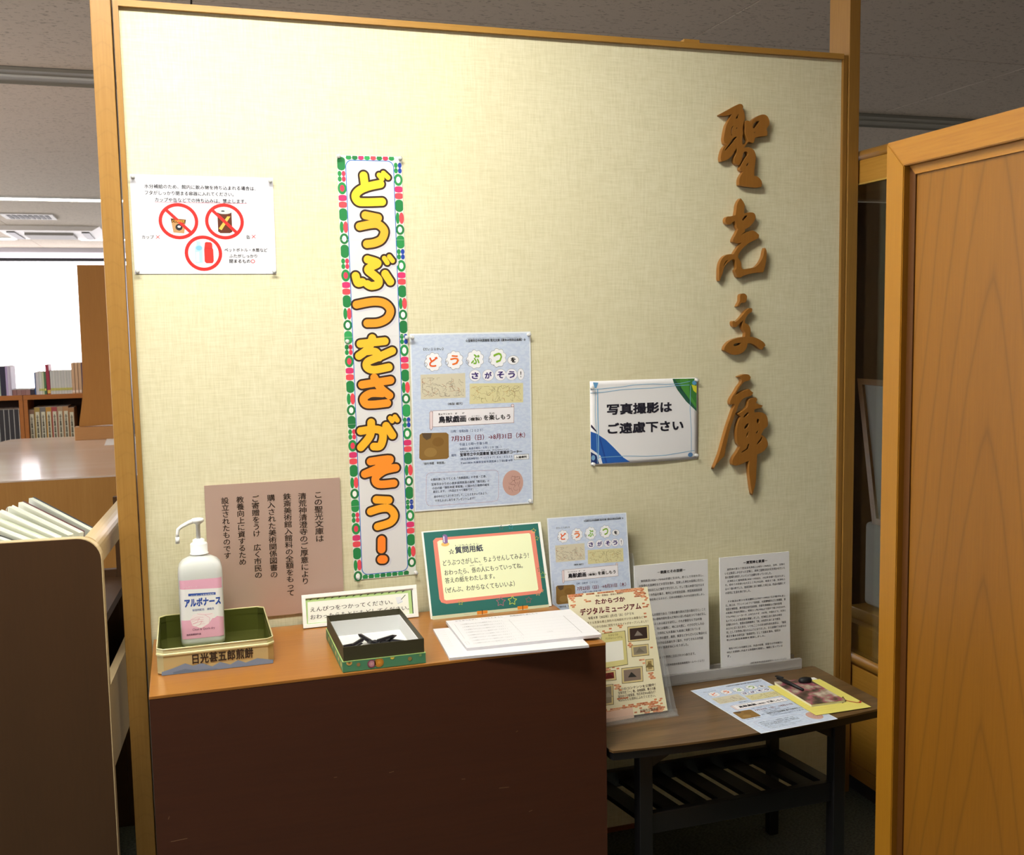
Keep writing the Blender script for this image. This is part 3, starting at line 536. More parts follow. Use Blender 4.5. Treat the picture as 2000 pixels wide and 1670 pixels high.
  ('p','printed_picture',[(49.7,181.7),(252.5,180.6),(251.4,219.7),(48.4,220.7)],'8a5f5a',1),
  ('p','printed_picture',[(50.5,182.5),(251.6,181.4),(250.6,218.8),(49.3,219.9)],'eceaf0',2),
  ('p','printed_picture',[(42.2,186.3),(46.3,181.0),(50.1,186.1),(48.9,224.0),(44.8,228.5),(41.6,223.7)],'8a5f5a',3),
  ('p','printed_picture',[(43.0,186.9),(46.3,182.1),(49.2,186.6),(48.1,223.4),(44.8,227.4),(42.5,223.2)],'e8d8dc',4),
  ('e','printed_picture',244.6,173.6,7.9,7.9,'8a5f5a',3,0),
  ('e','printed_picture',245.5,174.5,6.2,6.2,'e8d8dc',4,0),
  ('t','printed_text','鳥獣戯画',63.6,195.9,67.6,16.1,'1c1c26',0.035),
  ('t','printed_text','（複製）',136.8,201.8,33.1,8.4,'222',0.02),
  ('t','printed_text','を楽しもう',175.0,197.4,67.2,13.0,'222',0.025),
  ('t','printed_text','ちょうじゅう\u3000ぎ\u3000\u3000が',63.4,188.6,63.8,4.2,'222',0.02),
  ('t','printed_text','たの',189.2,191.9,13.1,4.2,'222',0.02),
  ('t','printed_text','ふくせい',144.2,197.2,20.2,3.1,'333',0),
  ('t','printed_text','日時：令和5年（２０２３）',93.2,229.7,78.9,7.3,'5a6a90',0),
  ('t','printed_text','7月23日（日）→8月31日（木）',94.1,243.5,184.7,14.1,'7a1f38',0.012),
  ('t','printed_text','午前１０時～午後５時',113.6,261.7,70.0,7.3,'4a5a80',0),
  ('t','printed_text','（休館日：毎週水曜日・８月１１日（金））',111.9,273.5,105.7,5.6,'4a5a80',0),
  ('t','printed_text','たからづかしりつちゅうおうとしょかん\u3000せいこうぶんこてんじ',114.5,281.4,122.0,3.4,'333',0.02),
  ('t','printed_text','場所',92.3,287.4,12.8,6.2,'4a5a80',0),
  ('t','printed_text','宝塚市立中央図書館 聖光文庫展示コーナー',114.3,286.0,156.1,8.5,'22222c',0.02),
  ('t','printed_text','（阪急清荒神駅前）℡（０７９７）８４－６１２１',115.4,298.1,130.0,5.7,'4a5a80',0),
  ('t','printed_text','〒665-0836 兵庫県宝塚市清荒神１丁目2番18号',115.1,307.7,130.9,5.7,'4a5a80',0),
  ('p','printed_picture',[(249.7,297.7),(288.1,297.5),(288.3,310.5),(250.0,310.3)],'555',1),
  ('p','printed_picture',[(250.3,298.3),(287.4,298.4),(287.5,309.9),(250.6,309.5)],'eef2f6',2),
  ('t','printed_text','入場無料',253.7,301.0,29.1,6.3,'222',0.02),
  ('p','printed_picture',[(17.1,237.7),(22.8,233.8),(81.8,235.3),(87.3,239.8),(86.8,294.3),(82.1,298.2),(20.7,298.3),(14.8,293.0)],'8a6a38',1),
  ('p','printed_picture',[(22.8,234.4),(46.6,235.0),(43.4,247.3),(33.4,251.0),(25.3,243.7)],'5a4a3a',2),
  ('e','printed_picture',26.9,269.5,30.8,22.2,'9a7a44',2,0),
  ('e','printed_picture',47.3,245.5,28.2,22.2,'81602f',2,0),
  ('t','printed_text','「御所市蔵\u3000華粧箱」',23.8,303.6,53.0,6.1,'444',0),
  ('D','printed_picture',[(30.6,341.2),(32.2,332.9),(39.4,329.2),(199.9,332.5),(207.2,335.2),(209.9,343.9),(208.4,398.0),(205.2,406.4),(194.9,409.1),(39.6,408.9),(31.3,405.5),(28.3,394.1),(30.6,341.2)],0.8,'c0606c'),
  ('t','printed_text','☆教科書にもでてくる「鳥獣戯画」の甲巻・乙巻、',40.3,342.7,138.8,6.2,'44485a',0.004),
  ('t','printed_text','宝塚市ゆかりの小鹿家富岡鉄斎の複製「聴月図」と',42.2,354.3,143.9,6.2,'44485a',0.004),
  ('t','printed_text','小出の絵「御所車蔵 華粧箱」に描かれた動物の絵を',44.1,363.7,141.6,6.2,'44485a',0.004),
  ('t','printed_text','展示します。（作品はすべて複製です）',46.1,372.3,98.8,6.2,'44485a',0.004),
  ('t','printed_text','絵の中のどうぶつをさがして、こたえをかいてみよう。',48.0,384.2,132.9,6.2,'44485a',0.004),
  ('t','printed_text','できた人はしおりをプレゼントします！',49.9,394.2,98.7,6.2,'44485a',0.004),
  ('e','printed_picture',219.6,335.3,52.7,62.4,'c9a298',1,0),
  ('S','printed_picture',235.7,349.2,28.1,40.1,16,['6b4a44','7d5a50']),
 ],
 'nophoto':[
  ('t','printed_text','写真撮影は',44.6,58.1,179.2,28.0,'23222e',0.04),
  ('t','printed_text','ご遠慮下さい',46.0,106.3,209.7,27.9,'23222e',0.04),
  ('p','printed_picture',[(226.3,1.2),(294.1,2.2),(293.0,86.4),(263.9,59.9),(239.9,30.0),(230.8,14.2)],'3f7d3a',1),
  ('p','printed_picture',[(246.0,2.7),(270.5,1.8),(273.6,41.4),(293.3,69.6),(293.1,79.9),(264.0,49.7),(251.2,26.9)],'4f9440',2),
  ('p','printed_picture',[(279.7,17.5),(294.2,21.5),(293.8,40.4),(285.1,33.2)],'d8d43a',3),
  ('e','printed_picture',281.6,7.5,12.7,11.4,'5a9cc8',4,0),
  ('p','printed_picture',[(226.3,1.2),(231.9,1.4),(243.7,26.7),(293.1,80.7),(293.0,86.4),(263.9,59.9),(239.9,30.0)],'2f5f4c',3),
  ('p','printed_picture',[(0.7,125.0),(17.8,131.6),(41.2,147.7),(62.7,168.7),(87.9,195.0),(106.0,206.8),(65.9,206.5),(0.9,207.6)],'2a5fb0',1),
  ('p','printed_picture',[(0.4,167.6),(26.3,187.1),(31.5,207.4),(0.9,207.6)],'e8eaf0',2),
  ('p','printed_picture',[(0.3,175.9),(15.5,184.9),(22.5,206.9),(0.9,207.2)],'20346c',3),
  ('e','printed_picture',2.0,184.5,9.9,13.3,'7aa8d0',4,0),
  ('p','printed_picture',[(1.8,108.3),(3.6,108.4),(17.9,125.7),(16.9,128.2),(1.7,114.2)],'2c2440',2),
  ('p','printed_picture',[(23.1,141.9),(26.7,142.0),(44.2,206.3),(39.7,206.4)],'234a98',2),
  ('l','printed_picture',[(1.1,21.1),(42.4,19.1),(82.6,17.0),(124.9,12.5),(171.1,12.3),(208.3,14.4),(245.8,13.9),(276.0,8.8)],1.3,'7fb4da',5),
  ('l','printed_picture',[(1.0,29.5),(38.7,28.2),(82.5,23.8),(124.8,22.7),(171.0,22.5),(227.0,19.2),(274.0,18.2)],1.3,'7fb4da',5),
  ('l','printed_picture',[(14.3,19.0),(13.3,86.2),(16.4,128.2),(17.1,170.0),(18.0,205.1)],1.2,'7fb4da',5),
  ('l','printed_picture',[(20.3,19.2),(20.4,86.5),(21.4,128.4),(20.8,195.2)],2.6,'7fb4da',5),
  ('l','printed_picture',[(276.8,19.2),(274.8,82.6),(278.1,130.7),(278.5,192.1)],1.3,'7fb4da',5),
  ('l','printed_picture',[(22.7,191.1),(95.2,191.2),(150.1,194.9),(205.6,195.2),(288.0,187.4)],1.3,'7fb4da',5),
  ('e','printed_picture',269.0,192.3,14.1,11.6,'5b84b4',5,0),
  ('p','printed_picture',[(8.1,2.8),(22.6,4.1),(17.4,17.4),(12.5,17.2)],'6aa4d4',5),
 ],
 'plaque':[
  ('v','printed_text','この聖光文庫は',239.4,30.8,19.4,114.8,'2a2018',0.0),
  ('v','printed_text','清荒神清澄寺のご厚意により',203.9,29.8,18.9,212.6,'2a2018',0.0),
  ('v','printed_text','鉄斎美術館入館料の全額をもって',170.0,28.5,18.3,237.6,'2a2018',0.0),
  ('v','printed_text','購入された美術関係図書の',134.5,29.0,17.7,191.1,'2a2018',0.0),
  ('v','printed_text','ご寄贈をうけ\u3000広く市民の',100.4,28.8,17.1,189.3,'2a2018',0.0),
  ('v','printed_text','教養向上に資するため',67.3,28.7,16.6,156.2,'2a2018',0.0),
  ('v','printed_text','設立されたものです',35.1,28.7,16.1,139.1,'2a2018',0.0),
 ],
 'pencilsign':[
  ('p','printed_picture',[(6.8,9.1),(252.7,11.7),(253.9,65.8),(6.9,65.9)],'b5d68f',1),
  ('p','printed_picture',[(12.9,16.7),(245.1,17.4),(245.2,65.1),(11.1,64.6)],'f4f7ee',2),
  ('p','printed_picture',[(252.7,11.7),(255.1,11.9),(254.7,66.2),(252.5,66.4)],'3a4a3a',3),
  ('p','printed_picture',[(16.8,13.8),(19.4,10.0),(25.4,9.9),(21.6,11.7),(19.6,12.6)],'33403a',3),
  ('p','printed_picture',[(33.1,13.9),(35.8,10.1),(41.7,10.0),(37.9,11.8),(35.9,12.7)],'33403a',3),
  ('p','printed_picture',[(49.5,14.0),(52.1,10.2),(58.0,10.2),(54.2,12.0),(52.2,12.8)],'33403a',3),
  ('p','printed_picture',[(65.8,14.1),(68.4,10.4),(74.4,10.3),(70.6,12.1),(68.5,13.0)],'33403a',3),
  ('p','printed_picture',[(82.2,14.3),(84.8,10.5),(90.8,10.4),(87.0,12.2),(84.9,13.1)],'33403a',3),
  ('p','printed_picture',[(98.6,14.4),(101.2,10.6),(107.2,10.5),(103.4,12.3),(101.3,13.2)],'33403a',3),
  ('p','printed_picture',[(115.0,14.5),(117.7,10.7),(123.6,10.6),(119.8,12.4),(117.7,13.3)],'33403a',3),
  ('p','printed_picture',[(131.4,14.6),(134.1,10.8),(140.1,10.8),(136.3,12.6),(134.2,13.5)],'33403a',3),
  ('p','printed_picture',[(147.9,14.8),(150.6,11.0),(156.6,10.9),(152.7,12.7),(150.6,13.6)],'33403a',3),
  ('p','printed_picture',[(164.3,14.9),(167.1,11.1),(173.1,11.0),(169.2,12.8),(167.1,13.7)],'33403a',3),
  ('p','printed_picture',[(180.8,15.0),(183.6,11.2),(189.6,11.1),(185.7,12.9),(183.6,13.8)],'33403a',3),
  ('p','printed_picture',[(197.4,15.1),(200.1,11.3),(206.2,11.2),(202.3,13.1),(200.2,13.9)],'33403a',3),
  ('p','printed_picture',[(213.9,15.2),(216.7,11.4),(222.7,11.4),(218.8,13.2),(216.7,14.1)],'33403a',3),
  ('p','printed_picture',[(230.5,15.4),(233.3,11.6),(239.3,11.5),(235.4,13.3),(233.3,14.2)],'33403a',3),
  ('t','printed_text','えんぴつをつかってください。',17.9,29.2,189.6,10.5,'4a4a4a',0),
  ('t','printed_text','おわったらもとにもどしてください。',17.1,46.1,228.0,10.5,'4a4a4a',0),
  ('p','printed_picture',[(215.2,25.2),(227.6,23.8),(231.2,35.4),(218.3,39.5)],'e6ecf2',3),
  ('l','printed_picture',[(219.1,40.0),(231.2,35.8)],0.7,'7aa4d0',4),
  ('l','printed_picture',[(227.9,31.3),(238.7,21.3)],1.6,'4f6a58',4),
 ],
 'question':[
  ('p','printed_picture',[(3.9,2.8),(292.6,3.3),(292.6,207.2),(3.9,207.0)],'2f6f68',1),
  ('p','printed_picture',[(2.2,198.8),(292.4,201.2),(292.5,207.6),(3.4,207.4)],'cdd3b4',2),
  ('p','printed_picture',[(25.1,24.0),(32.3,18.0),(271.2,18.8),(280.9,23.4),(281.5,166.8),(275.0,173.3),(41.0,174.3),(28.7,169.5),(25.2,161.0)],'e58a78',2),
  ('p','printed_picture',[(35.1,27.4),(41.0,24.3),(266.3,25.3),(269.5,28.5),(271.4,162.2),(267.7,165.4),(40.9,166.1),(36.6,163.4)],'eff6cc',3),
  ('t','printed_text','しつもんようし',77.4,38.3,59.3,3.8,'444',0),
  ('t','printed_text','☆',59.4,46.7,14.8,13.3,'555',0),
  ('t','printed_text','質問用紙',75.9,43.1,69.2,16.2,'3c4456',0.03),
  ('t','printed_text','どうぶつさがしに、ちょうせんしてみよう！',43.0,72.1,214.8,13.7,'3a3f3a',0.004),
  ('t','printed_text','おわったら、係の人にもっていってね。',44.1,95.3,195.0,13.2,'3a3f3a',0.004),
  ('t','printed_text','かかり\u3000\u3000\u3000ひと',107.5,89.5,31.3,3.1,'444',0),
  ('t','printed_text','答えの紙をわたします。',43.3,114.0,122.4,13.1,'3a3f3a',0.004),
  ('t','printed_text','かみ',81.9,109.4,8.3,2.8,'444',0),
  ('t','printed_text','（ぜんぶ、わからなくてもいいよ）',41.2,136.0,172.2,13.9,'3a3f3a',0.004),
  ('p','printed_picture',[(49.7,13.1),(53.6,11.0),(58.8,12.2),(61.3,16.5),(60.4,32.2),(52.9,33.9),(48.2,29.8)],'8a6aa0',5),
  ('e','printed_picture',43.8,29.7,19.9,10.2,'efc070',4,0),
  ('p','printed_picture',[(51.1,15.6),(53.5,15.8),(52.9,30.2),(50.6,30.0)],'f0ecf8',6),
  ('l','printed_picture',[(175.1,171.0),(177.5,178.3),(185.2,180.2),(178.7,185.0),(178.8,192.7),(172.4,188.4),(164.9,191.2),(167.4,183.8),(162.6,177.8),(170.5,177.6),(175.1,171.0)],1.2,'b46a80',3),
  ('l','printed_picture',[(204.1,171.7),(206.4,178.7),(213.8,180.6),(207.5,185.2),(207.6,192.6),(201.5,188.4),(194.2,191.1),(196.6,184.0),(192.0,178.3),(199.7,178.0),(204.1,171.7)],1.4,'c8d850',3),
  ('l','printed_picture',[(244.7,177.5),(246.4,182.4),(251.6,183.7),(247.1,187.0),(247.2,192.2),(242.8,189.3),(237.5,191.2),(239.3,186.2),(236.0,182.1),(241.5,181.9),(244.7,177.5)],0.9,'9a5a68',3),
  ('l','printed_picture',[(223.1,-1.2),(224.5,3.1),(228.9,4.1),(225.2,7.0),(225.2,11.5),(221.5,9.1),(217.1,10.8),(218.6,6.4),(215.9,3.0),(220.5,2.7),(223.1,-1.2)],0.9,'3a8aa0',3),
  ('l','printed_picture',[(198.1,0.0),(199.3,3.7),(203.0,4.6),(199.8,7.0),(199.9,10.9),(196.7,8.8),(193.0,10.3),(194.3,6.5),(191.9,3.5),(195.8,3.3),(198.1,0.0)],0.9,'6a6a68',3),
  ('l','printed_picture',[(288.8,121.7),(290.5,127.1),(296.1,128.5),(291.3,132.0),(291.3,137.7),(286.6,134.5),(280.9,136.6),(282.9,131.1),(279.4,126.8),(285.3,126.5),(288.8,121.7)],0.9,'a8c040',3),
  ('l','printed_picture',[(283.6,108.1),(285.0,112.6),(289.8,113.8),(285.7,116.7),(285.7,121.5),(281.8,118.8),(277.1,120.6),(278.7,116.0),(275.8,112.4),(280.7,112.2),(283.6,108.1)],0.9,'5a7a50',3),
  ('l','printed_picture',[(279.9,14.4),(281.2,18.3),(285.3,19.3),(281.8,22.0),(281.8,26.2),(278.3,23.9),(274.2,25.5),(275.7,21.4),(273.1,18.2),(277.4,18.0),(279.9,14.4)],0.9,'d0c860',3),
  ('l','printed_picture',[(285.0,33.9),(286.1,37.5),(289.9,38.5),(286.6,40.9),(286.7,44.8),(283.5,42.6),(279.7,44.1),(281.0,40.4),(278.6,37.4),(282.6,37.2),(285.0,33.9)],0.9,'b8b050',3),
  ('l','printed_picture',[(76.1,168.0),(77.5,172.1),(81.7,173.1),(78.2,175.8),(78.3,180.0),(74.8,177.6),(70.7,179.2),(72.0,175.1),(69.3,171.8),(73.7,171.6),(76.1,168.0)],0.9,'b0b848',3),
  ('l','printed_picture',[(270.3,164.5),(271.7,168.9),(276.4,170.0),(272.4,172.9),(272.4,177.6),(268.5,175.0),(263.9,176.7),(265.5,172.2),(262.6,168.6),(267.4,168.4),(270.3,164.5)],0.9,'d8a070',3),
  ('l','printed_picture',[(280.6,161.9),(281.6,164.9),(284.7,165.7),(282.0,167.6),(282.0,170.7),(279.4,169.0),(276.3,170.1),(277.4,167.1),(275.4,164.7),(278.7,164.6),(280.6,161.9)],0.9,'d8a070',3),
  ('p','printed_picture',[(112.1,198.6),(138.3,199.1),(137.2,206.5),(111.7,206.5)],'e08a30',3),
  ('p','printed_picture',[(124.6,196.7),(126.2,196.9),(125.0,208.4),(123.3,208.2)],'40281c',4),
  ('p','printed_picture',[(213.3,197.9),(240.0,198.4),(238.8,205.8),(212.7,205.8)],'e08a30',3),
  ('p','printed_picture',[(226.0,196.0),(227.7,196.2),(226.3,207.8),(224.6,207.6)],'40281c',4),
  ('l','printed_picture',[(79.5,202.7),(93.3,205.4)],0.8,'b0a890',3),
  ('l','printed_picture',[(143.3,205.7),(152.9,205.8)],1,'c88a80',3),
 ],
 'board_b':[
  ('t','printed_text','－清荒神と鉄斎－',68.2,14.1,70.7,8.0,'25252a',0.03),
  ('t','printed_text','清荒神の第３７世法主光浄和上(1875～1969)は、当時、文物と',20.3,29.0,171.2,6.4,'33333a',0.012),
  ('t','printed_text','いえば鉄斎しかなかった宝塚に、美術と芸術文化の花を咲かせたいと',14.2,38.5,177.4,6.4,'33333a',0.012),
  ('t','printed_text','真の聖域を創造したいという念願を持っていました。',14.3,48.8,137.1,6.3,'33333a',0.012),
  ('t','printed_text','光浄和上と富岡鉄斎(1836～1924)は、1922年京都で生まれまし',20.6,59.5,171.0,6.4,'33333a',0.012),
  ('t','printed_text','た。初めての出会いは大正１１年(1922)年、鉄斎８７歳、光浄和上',14.5,69.0,177.3,6.3,'33333a',0.012),
  ('t','printed_text','は４７歳の時でした。鉄斎芸術に深く傾倒した和上は、作品の蒐集とそ',14.6,79.1,177.3,6.3,'33333a',0.012),
  ('t','printed_text','の研究に生涯を捧げました。',14.7,89.5,74.0,6.3,'33333a',0.012),
  ('t','printed_text','その後法は第３８世光聰和上(1927～1995)に引き継がれまし',21.1,112.3,170.8,6.3,'33333a',0.012),
  ('t','printed_text','た。和上は、ワシントンのフリア美術館、大英博物館などに美術館、東',14.9,121.8,177.1,6.3,'33333a',0.012),
  ('t','printed_text','京国立博物館、東京国立近代美術館、京都市美術館など国内各地',15.0,131.9,165.5,6.3,'33333a',0.012),
  ('t','printed_text','の展覧に作品を貸出し、昭和３１年(1956)より国外で催されたほか、',15.1,142.0,177.0,6.3,'33333a',0.012),
  ('t','printed_text','でも(1956)ニューヨーク、(1957)カナダ、1957年、中国などで、光浄と',15.2,152.1,176.9,6.3,'33333a',0.012),
  ('t','printed_text','もイランによる鉄斎展を開催しました。光浄和上自ら海外の地を',15.3,162.2,165.4,6.3,'33333a',0.012),
  ('t','printed_text','会場をまわり、鉄斎の芸術精神と「美」の世界を遠くまで普及',15.4,172.3,159.6,6.3,'33333a',0.012),
  ('t','printed_text','の人々に広く伝え歩き、いつもこころのある研究者を探求は、「鉄斎',15.5,182.4,176.8,6.3,'33333a',0.012),
  ('t','printed_text','学」として学界的に知られるようになりました。また会期終了の折々の',15.6,192.5,176.7,6.3,'33333a',0.012),
  ('t','printed_text','教えを集める研究誌「鉄斎研究」として出版を重ね、昭和50',15.7,202.6,159.5,6.3,'33333a',0.012),
  ('t','printed_text','年(1975)鉄斎美術館を開設しました。',15.8,212.7,113.7,6.3,'33333a',0.012),
  ('t','printed_text','現在９代３８光謙和上は、作品の収蔵、保管その不幸震災(1',22.2,235.6,158.8,6.3,'33333a',0.012),
  ('t','printed_text','995)と史蹟跡に作品する新蔵庫を建設し、現在に至っていま',16.1,245.0,165.0,6.3,'33333a',0.012),
  ('t','printed_text','す。',16.2,254.9,11.3,6.3,'33333a',0.012),
  ('t','printed_text','（清荒神清澄寺鉄斎美術館ホームページより）',84.2,280.8,107.9,5.8,'3a3a40',0.01),
 ],
 'board_a':[
  ('t','printed_text','－鉄斎とその芸術－',62.9,17.3,77.9,8.1,'25252a',0.03),
  ('t','printed_text','富岡鉄斎(1836～1924)は京都に生まれ、若くして学者を志し、',16.7,36.4,174.5,6.9,'33333a',0.012),
  ('t','printed_text','大阪堺の大鳥神社などの宮司を勤め、荒廃した神社の復興に尽力し',11.3,48.1,180.6,6.9,'33333a',0.012),
  ('t','printed_text','ました。絵はほとんど独学で学びました。そして数え89歳で没するま',11.9,60.4,180.6,6.9,'33333a',0.012),
  ('t','printed_text','でに数多くの作品を描き、晩年には帝室技芸員、帝国美術院会員',12.4,72.8,174.6,6.9,'33333a',0.012),
  ('t','printed_text','(今の芸術院会員)となるなど、日本の美術史に大きな足跡を残しまし',13.0,85.2,180.7,6.9,'33333a',0.012),
  ('t','printed_text','た。',13.6,96.9,12.0,6.9,'33333a',0.012),
  ('t','printed_text','鉄斎は文人の理想である「万巻の書を読み万里の路を行く」こと',20.6,124.0,174.9,6.9,'33333a',0.012),
  ('t','printed_text','を旨とし、高い意味内容を含んだ味わい深い作品をつくりあげまし',15.2,135.7,180.9,6.9,'33333a',0.012),
  ('t','printed_text','た。日東洋のあらゆる画法を研究し、それが鉄斎ならではの独',15.7,148.0,168.9,6.9,'33333a',0.012),
  ('t','printed_text','自世界を生み、時には優雅に、時には大胆に、のびのびとした心',16.3,160.5,175.0,6.9,'33333a',0.012),
  ('t','printed_text','の画境を表し、世界的にも水墨画にも絵画に発展されていま',16.9,172.8,162.9,6.9,'33333a',0.012),
  ('t','printed_text','す。また中国や日本の歴史、風俗、風景などからだいじに物語のえ',17.4,185.3,181.2,6.9,'33333a',0.012),
  ('t','printed_text','がき画題のに伝説的な日本画を多く描き、やがてそれらの作画',18.0,197.7,169.1,6.9,'33333a',0.012),
  ('t','printed_text','は鉄斎独自の世界を表現するにいたりました。',18.5,209.9,126.7,6.9,'33333a',0.012),
  ('t','printed_text','鉄斎は、ますます世界的に注目されつつあります。',25.6,235.5,139.0,6.9,'33333a',0.012),
  ('t','printed_text','（清荒神清澄寺鉄斎美術館ホームページより）',78.7,257.0,111.0,6.2,'3a3a40',0.01),
 ],
 'museum':[
  ('t','printed_text','たからづか',66.1,17.2,77.0,12.0,'6a2a34',0.03),
  ('t','printed_text','デジタルミュージアム',24.5,35.7,157.1,15.8,'6a2a34',0.03),
  ('t','printed_text','令和４年（2022年）2月1日（火）ＯＰＥＮ',42.6,56.1,116.7,7.0,'50403a',0.015),
  ('t','printed_text','市史・図書館・歴史と美術の',69.2,7.1,70.9,4.4,'6a5040',0.01),
  ('t','printed_text','所蔵する貴重な郷土資料や古地図をデジタル画像などを',31.4,67.8,157.3,6.0,'8a7a60',0),
  ('t','printed_text','パソコンから自由に閲覧できるサイトがオープンしました！',37.1,78.4,156.6,6.0,'8a7a60',0),
  ('p','printed_picture',[(138.3,89.6),(193.9,90.7),(189.8,126.1),(134.1,125.0)],'2c2a20',3),
  ('p','printed_picture',[(139.2,90.6),(192.6,91.5),(188.9,125.1),(135.3,124.1)],'d9c890',4),
  ('p','printed_picture',[(143.1,94.6),(188.1,94.6),(185.0,121.1),(139.9,121.0)],'3a2a26',5),
  ('p','printed_picture',[(152.3,112.5),(162.5,101.1),(167.9,106.3),(174.4,113.4)],'8a8078',6),
  ('p','printed_picture',[(140.3,133.8),(185.2,134.7),(182.8,161.4),(137.8,160.4)],'2c2a20',3),
  ('p','printed_picture',[(141.1,134.8),(184.0,135.6),(182.0,160.3),(139.1,159.5)],'d9c890',4),
  ('p','printed_picture',[(145.0,138.8),(179.4,138.7),(178.1,156.3),(143.7,156.4)],'8f8674',5),
  ('p','printed_picture',[(149.7,152.2),(160.0,140.8),(165.4,146.0),(172.0,153.2)],'766e60',6),
  ('p','printed_picture',[(171.0,169.8),(191.6,170.2),(189.1,198.0),(168.5,197.5)],'2c2a20',3),
  ('p','printed_picture',[(171.9,170.8),(190.4,171.1),(188.2,196.9),(169.7,196.7)],'d9c890',4),
  ('p','printed_picture',[(175.8,174.9),(185.8,174.2),(184.3,192.9),(174.3,193.5)],'a08a58',5),
  ('p','printed_picture',[(168.2,188.6),(178.5,177.1),(184.0,182.3),(190.5,189.6)],'7a6a44',6),
  ('p','printed_picture',[(106.9,182.8),(161.0,184.0),(156.9,219.3),(102.6,218.1)],'2c2a20',3),
  ('p','printed_picture',[(107.7,183.9),(159.7,184.9),(156.0,218.2),(103.9,217.2)],'d9c890',4),
  ('p','printed_picture',[(111.6,187.9),(155.1,188.0),(152.1,214.2),(108.5,214.0)],'86766a',5),
  ('p','printed_picture',[(120.0,205.7),(130.3,194.3),(135.8,199.5),(142.3,206.8)],'33322e',6),
  ('p','printed_picture',[(59.6,184.4),(91.9,185.2),(90.2,208.1),(57.8,207.3)],'2c2a20',3),
  ('p','printed_picture',[(60.4,185.5),(90.7,186.0),(89.3,207.0),(59.0,206.5)],'d9c890',4),
  ('p','printed_picture',[(64.3,189.5),(86.1,189.2),(85.4,203.0),(63.6,203.3)],'7a2c26',5),
  ('p','printed_picture',[(63.0,200.9),(73.3,189.5),(78.8,194.7),(85.3,202.0)],'5a201c',6),
  ('p','printed_picture',[(56.8,215.5),(80.9,216.1),(74.5,261.9),(50.3,261.3)],'2c2a20',3),
  ('p','printed_picture',[(57.7,216.6),(79.7,216.9),(73.6,260.8),(51.5,260.5)],'d9c890',4),
  ('p','printed_picture',[(61.5,220.6),(75.0,220.1),(69.7,256.7),(56.2,257.3)],'8c8270',5),
  ('p','printed_picture',[(53.8,243.4),(64.1,231.9),(69.6,237.1),(76.1,244.4)],'a09684',6),
  ('p','printed_picture',[(43.3,89.6),(63.6,90.0),(63.8,103.0),(43.5,102.6)],'2c2a20',3),
  ('p','printed_picture',[(44.2,90.7),(62.4,90.9),(63.0,102.0),(44.7,101.8)],'d9c890',4),
  ('p','printed_picture',[(48.0,94.6),(57.8,94.0),(59.1,98.0),(49.3,98.7)],'8a8878',5),
  ('p','printed_picture',[(41.9,101.0),(52.1,89.7),(57.5,94.8),(63.9,101.9)],'5a5a50',6),
  ('p','printed_picture',[(68.3,98.7),(131.3,97.6),(125.2,176.5),(62.5,178.8)],'5a5438',3),
  ('p','printed_picture',[(69.2,99.7),(130.1,98.5),(124.3,175.4),(63.8,178.0)],'d8cf8e',4),
  ('p','printed_picture',[(72.8,120.3),(120.8,119.3),(116.8,164.1),(69.7,165.1)],'eeeee4',5),
  ('t','printed_text','たからづか',86.8,101.9,25.3,5.1,'6a5a30',0),
  ('t','printed_text','デジタルミュージアム',78.2,108.8,43.3,5.1,'6a5a30',0),
  ('B','printed_picture',0.4,-4.3,37.5,15.6,70),
  ('B','printed_picture',39.0,1.5,80.1,4.7,50),
  ('B','printed_picture',120.5,0.5,77.0,8.8,60),
  ('B','printed_picture',168.3,2.6,35.1,22.0,50),
  ('B','printed_picture',185.9,13.3,17.6,37.9,26),
  ('B','printed_picture',2.9,8.0,20.9,25.1,16),
  ('B','printed_picture',38.7,14.6,20.9,9.4,12),
  ('B','printed_picture',185.7,61.2,14.1,15.9,8),
  ('B','printed_picture',69.5,87.6,31.6,14.3,14),
  ('B','printed_picture',113.7,83.2,17.6,9.5,8),
  ('B','printed_picture',151.5,156.0,21.3,25.8,14),
  ('B','printed_picture',127.9,126.9,15.9,12.8,14),
  ('B','printed_picture',188.5,142.3,3.5,6.4,10),
  ('B','printed_picture',172.3,200.8,19.6,19.5,24),
  ('B','printed_picture',55.1,176.8,49.5,11.3,16),
  ('B','printed_picture',82.0,217.8,21.3,16.2,20),
  ('B','printed_picture',84.5,249.0,42.7,3.3,14),
  ('B','printed_picture',95.4,266.1,89.3,9.8,50),
  ('B','printed_picture',49.1,269.9,64.2,26.2,60),
  ('B','printed_picture',122.3,268.4,75.2,26.3,60),
  ('B','printed_picture',177.3,261.6,25.1,32.8,30),
  ('p','printed_picture',[(49.7,276.3),(119.4,273.8),(120.2,297.3),(46.8,299.4)],'e8c8b4',2),
  ('t','printed_text','５つのコンテンツを公開中！',90.3,226.4,96.1,6.5,'4a3a34',0.006),
  ('t','printed_text','宝塚市史「一」巻、古地図数、郷土の画',89.3,234.6,95.6,6.5,'4a3a34',0.006),
  ('t','printed_text','図市めぐり絵葉書、市広市史Web版など！',88.2,242.7,95.1,6.5,'4a3a34',0.006),
  ('t','printed_text','※ふんだんな資料にふれてください。',87.2,250.9,94.6,6.5,'4a3a34',0.006),
  ('t','printed_text','宝塚市立図書館',137.3,280.9,45.9,7.2,'5a3a30',0.01),
 ],
 'label':[
  ('p','printed_picture',[(-0.0,0.0),(91.0,0.0),(91.0,22.9),(0.1,19.0)],'efb3cc',1),
  ('p','printed_picture',[(0.1,19.0),(91.0,22.9),(91.8,87.5),(0.4,86.9)],'f3f1f2',1),
  ('p','printed_picture',[(0.4,86.9),(20.8,87.4),(58.0,95.4),(76.7,83.2),(91.8,87.5),(91.0,128.0),(-0.0,128.0)],'efb3cc',2),
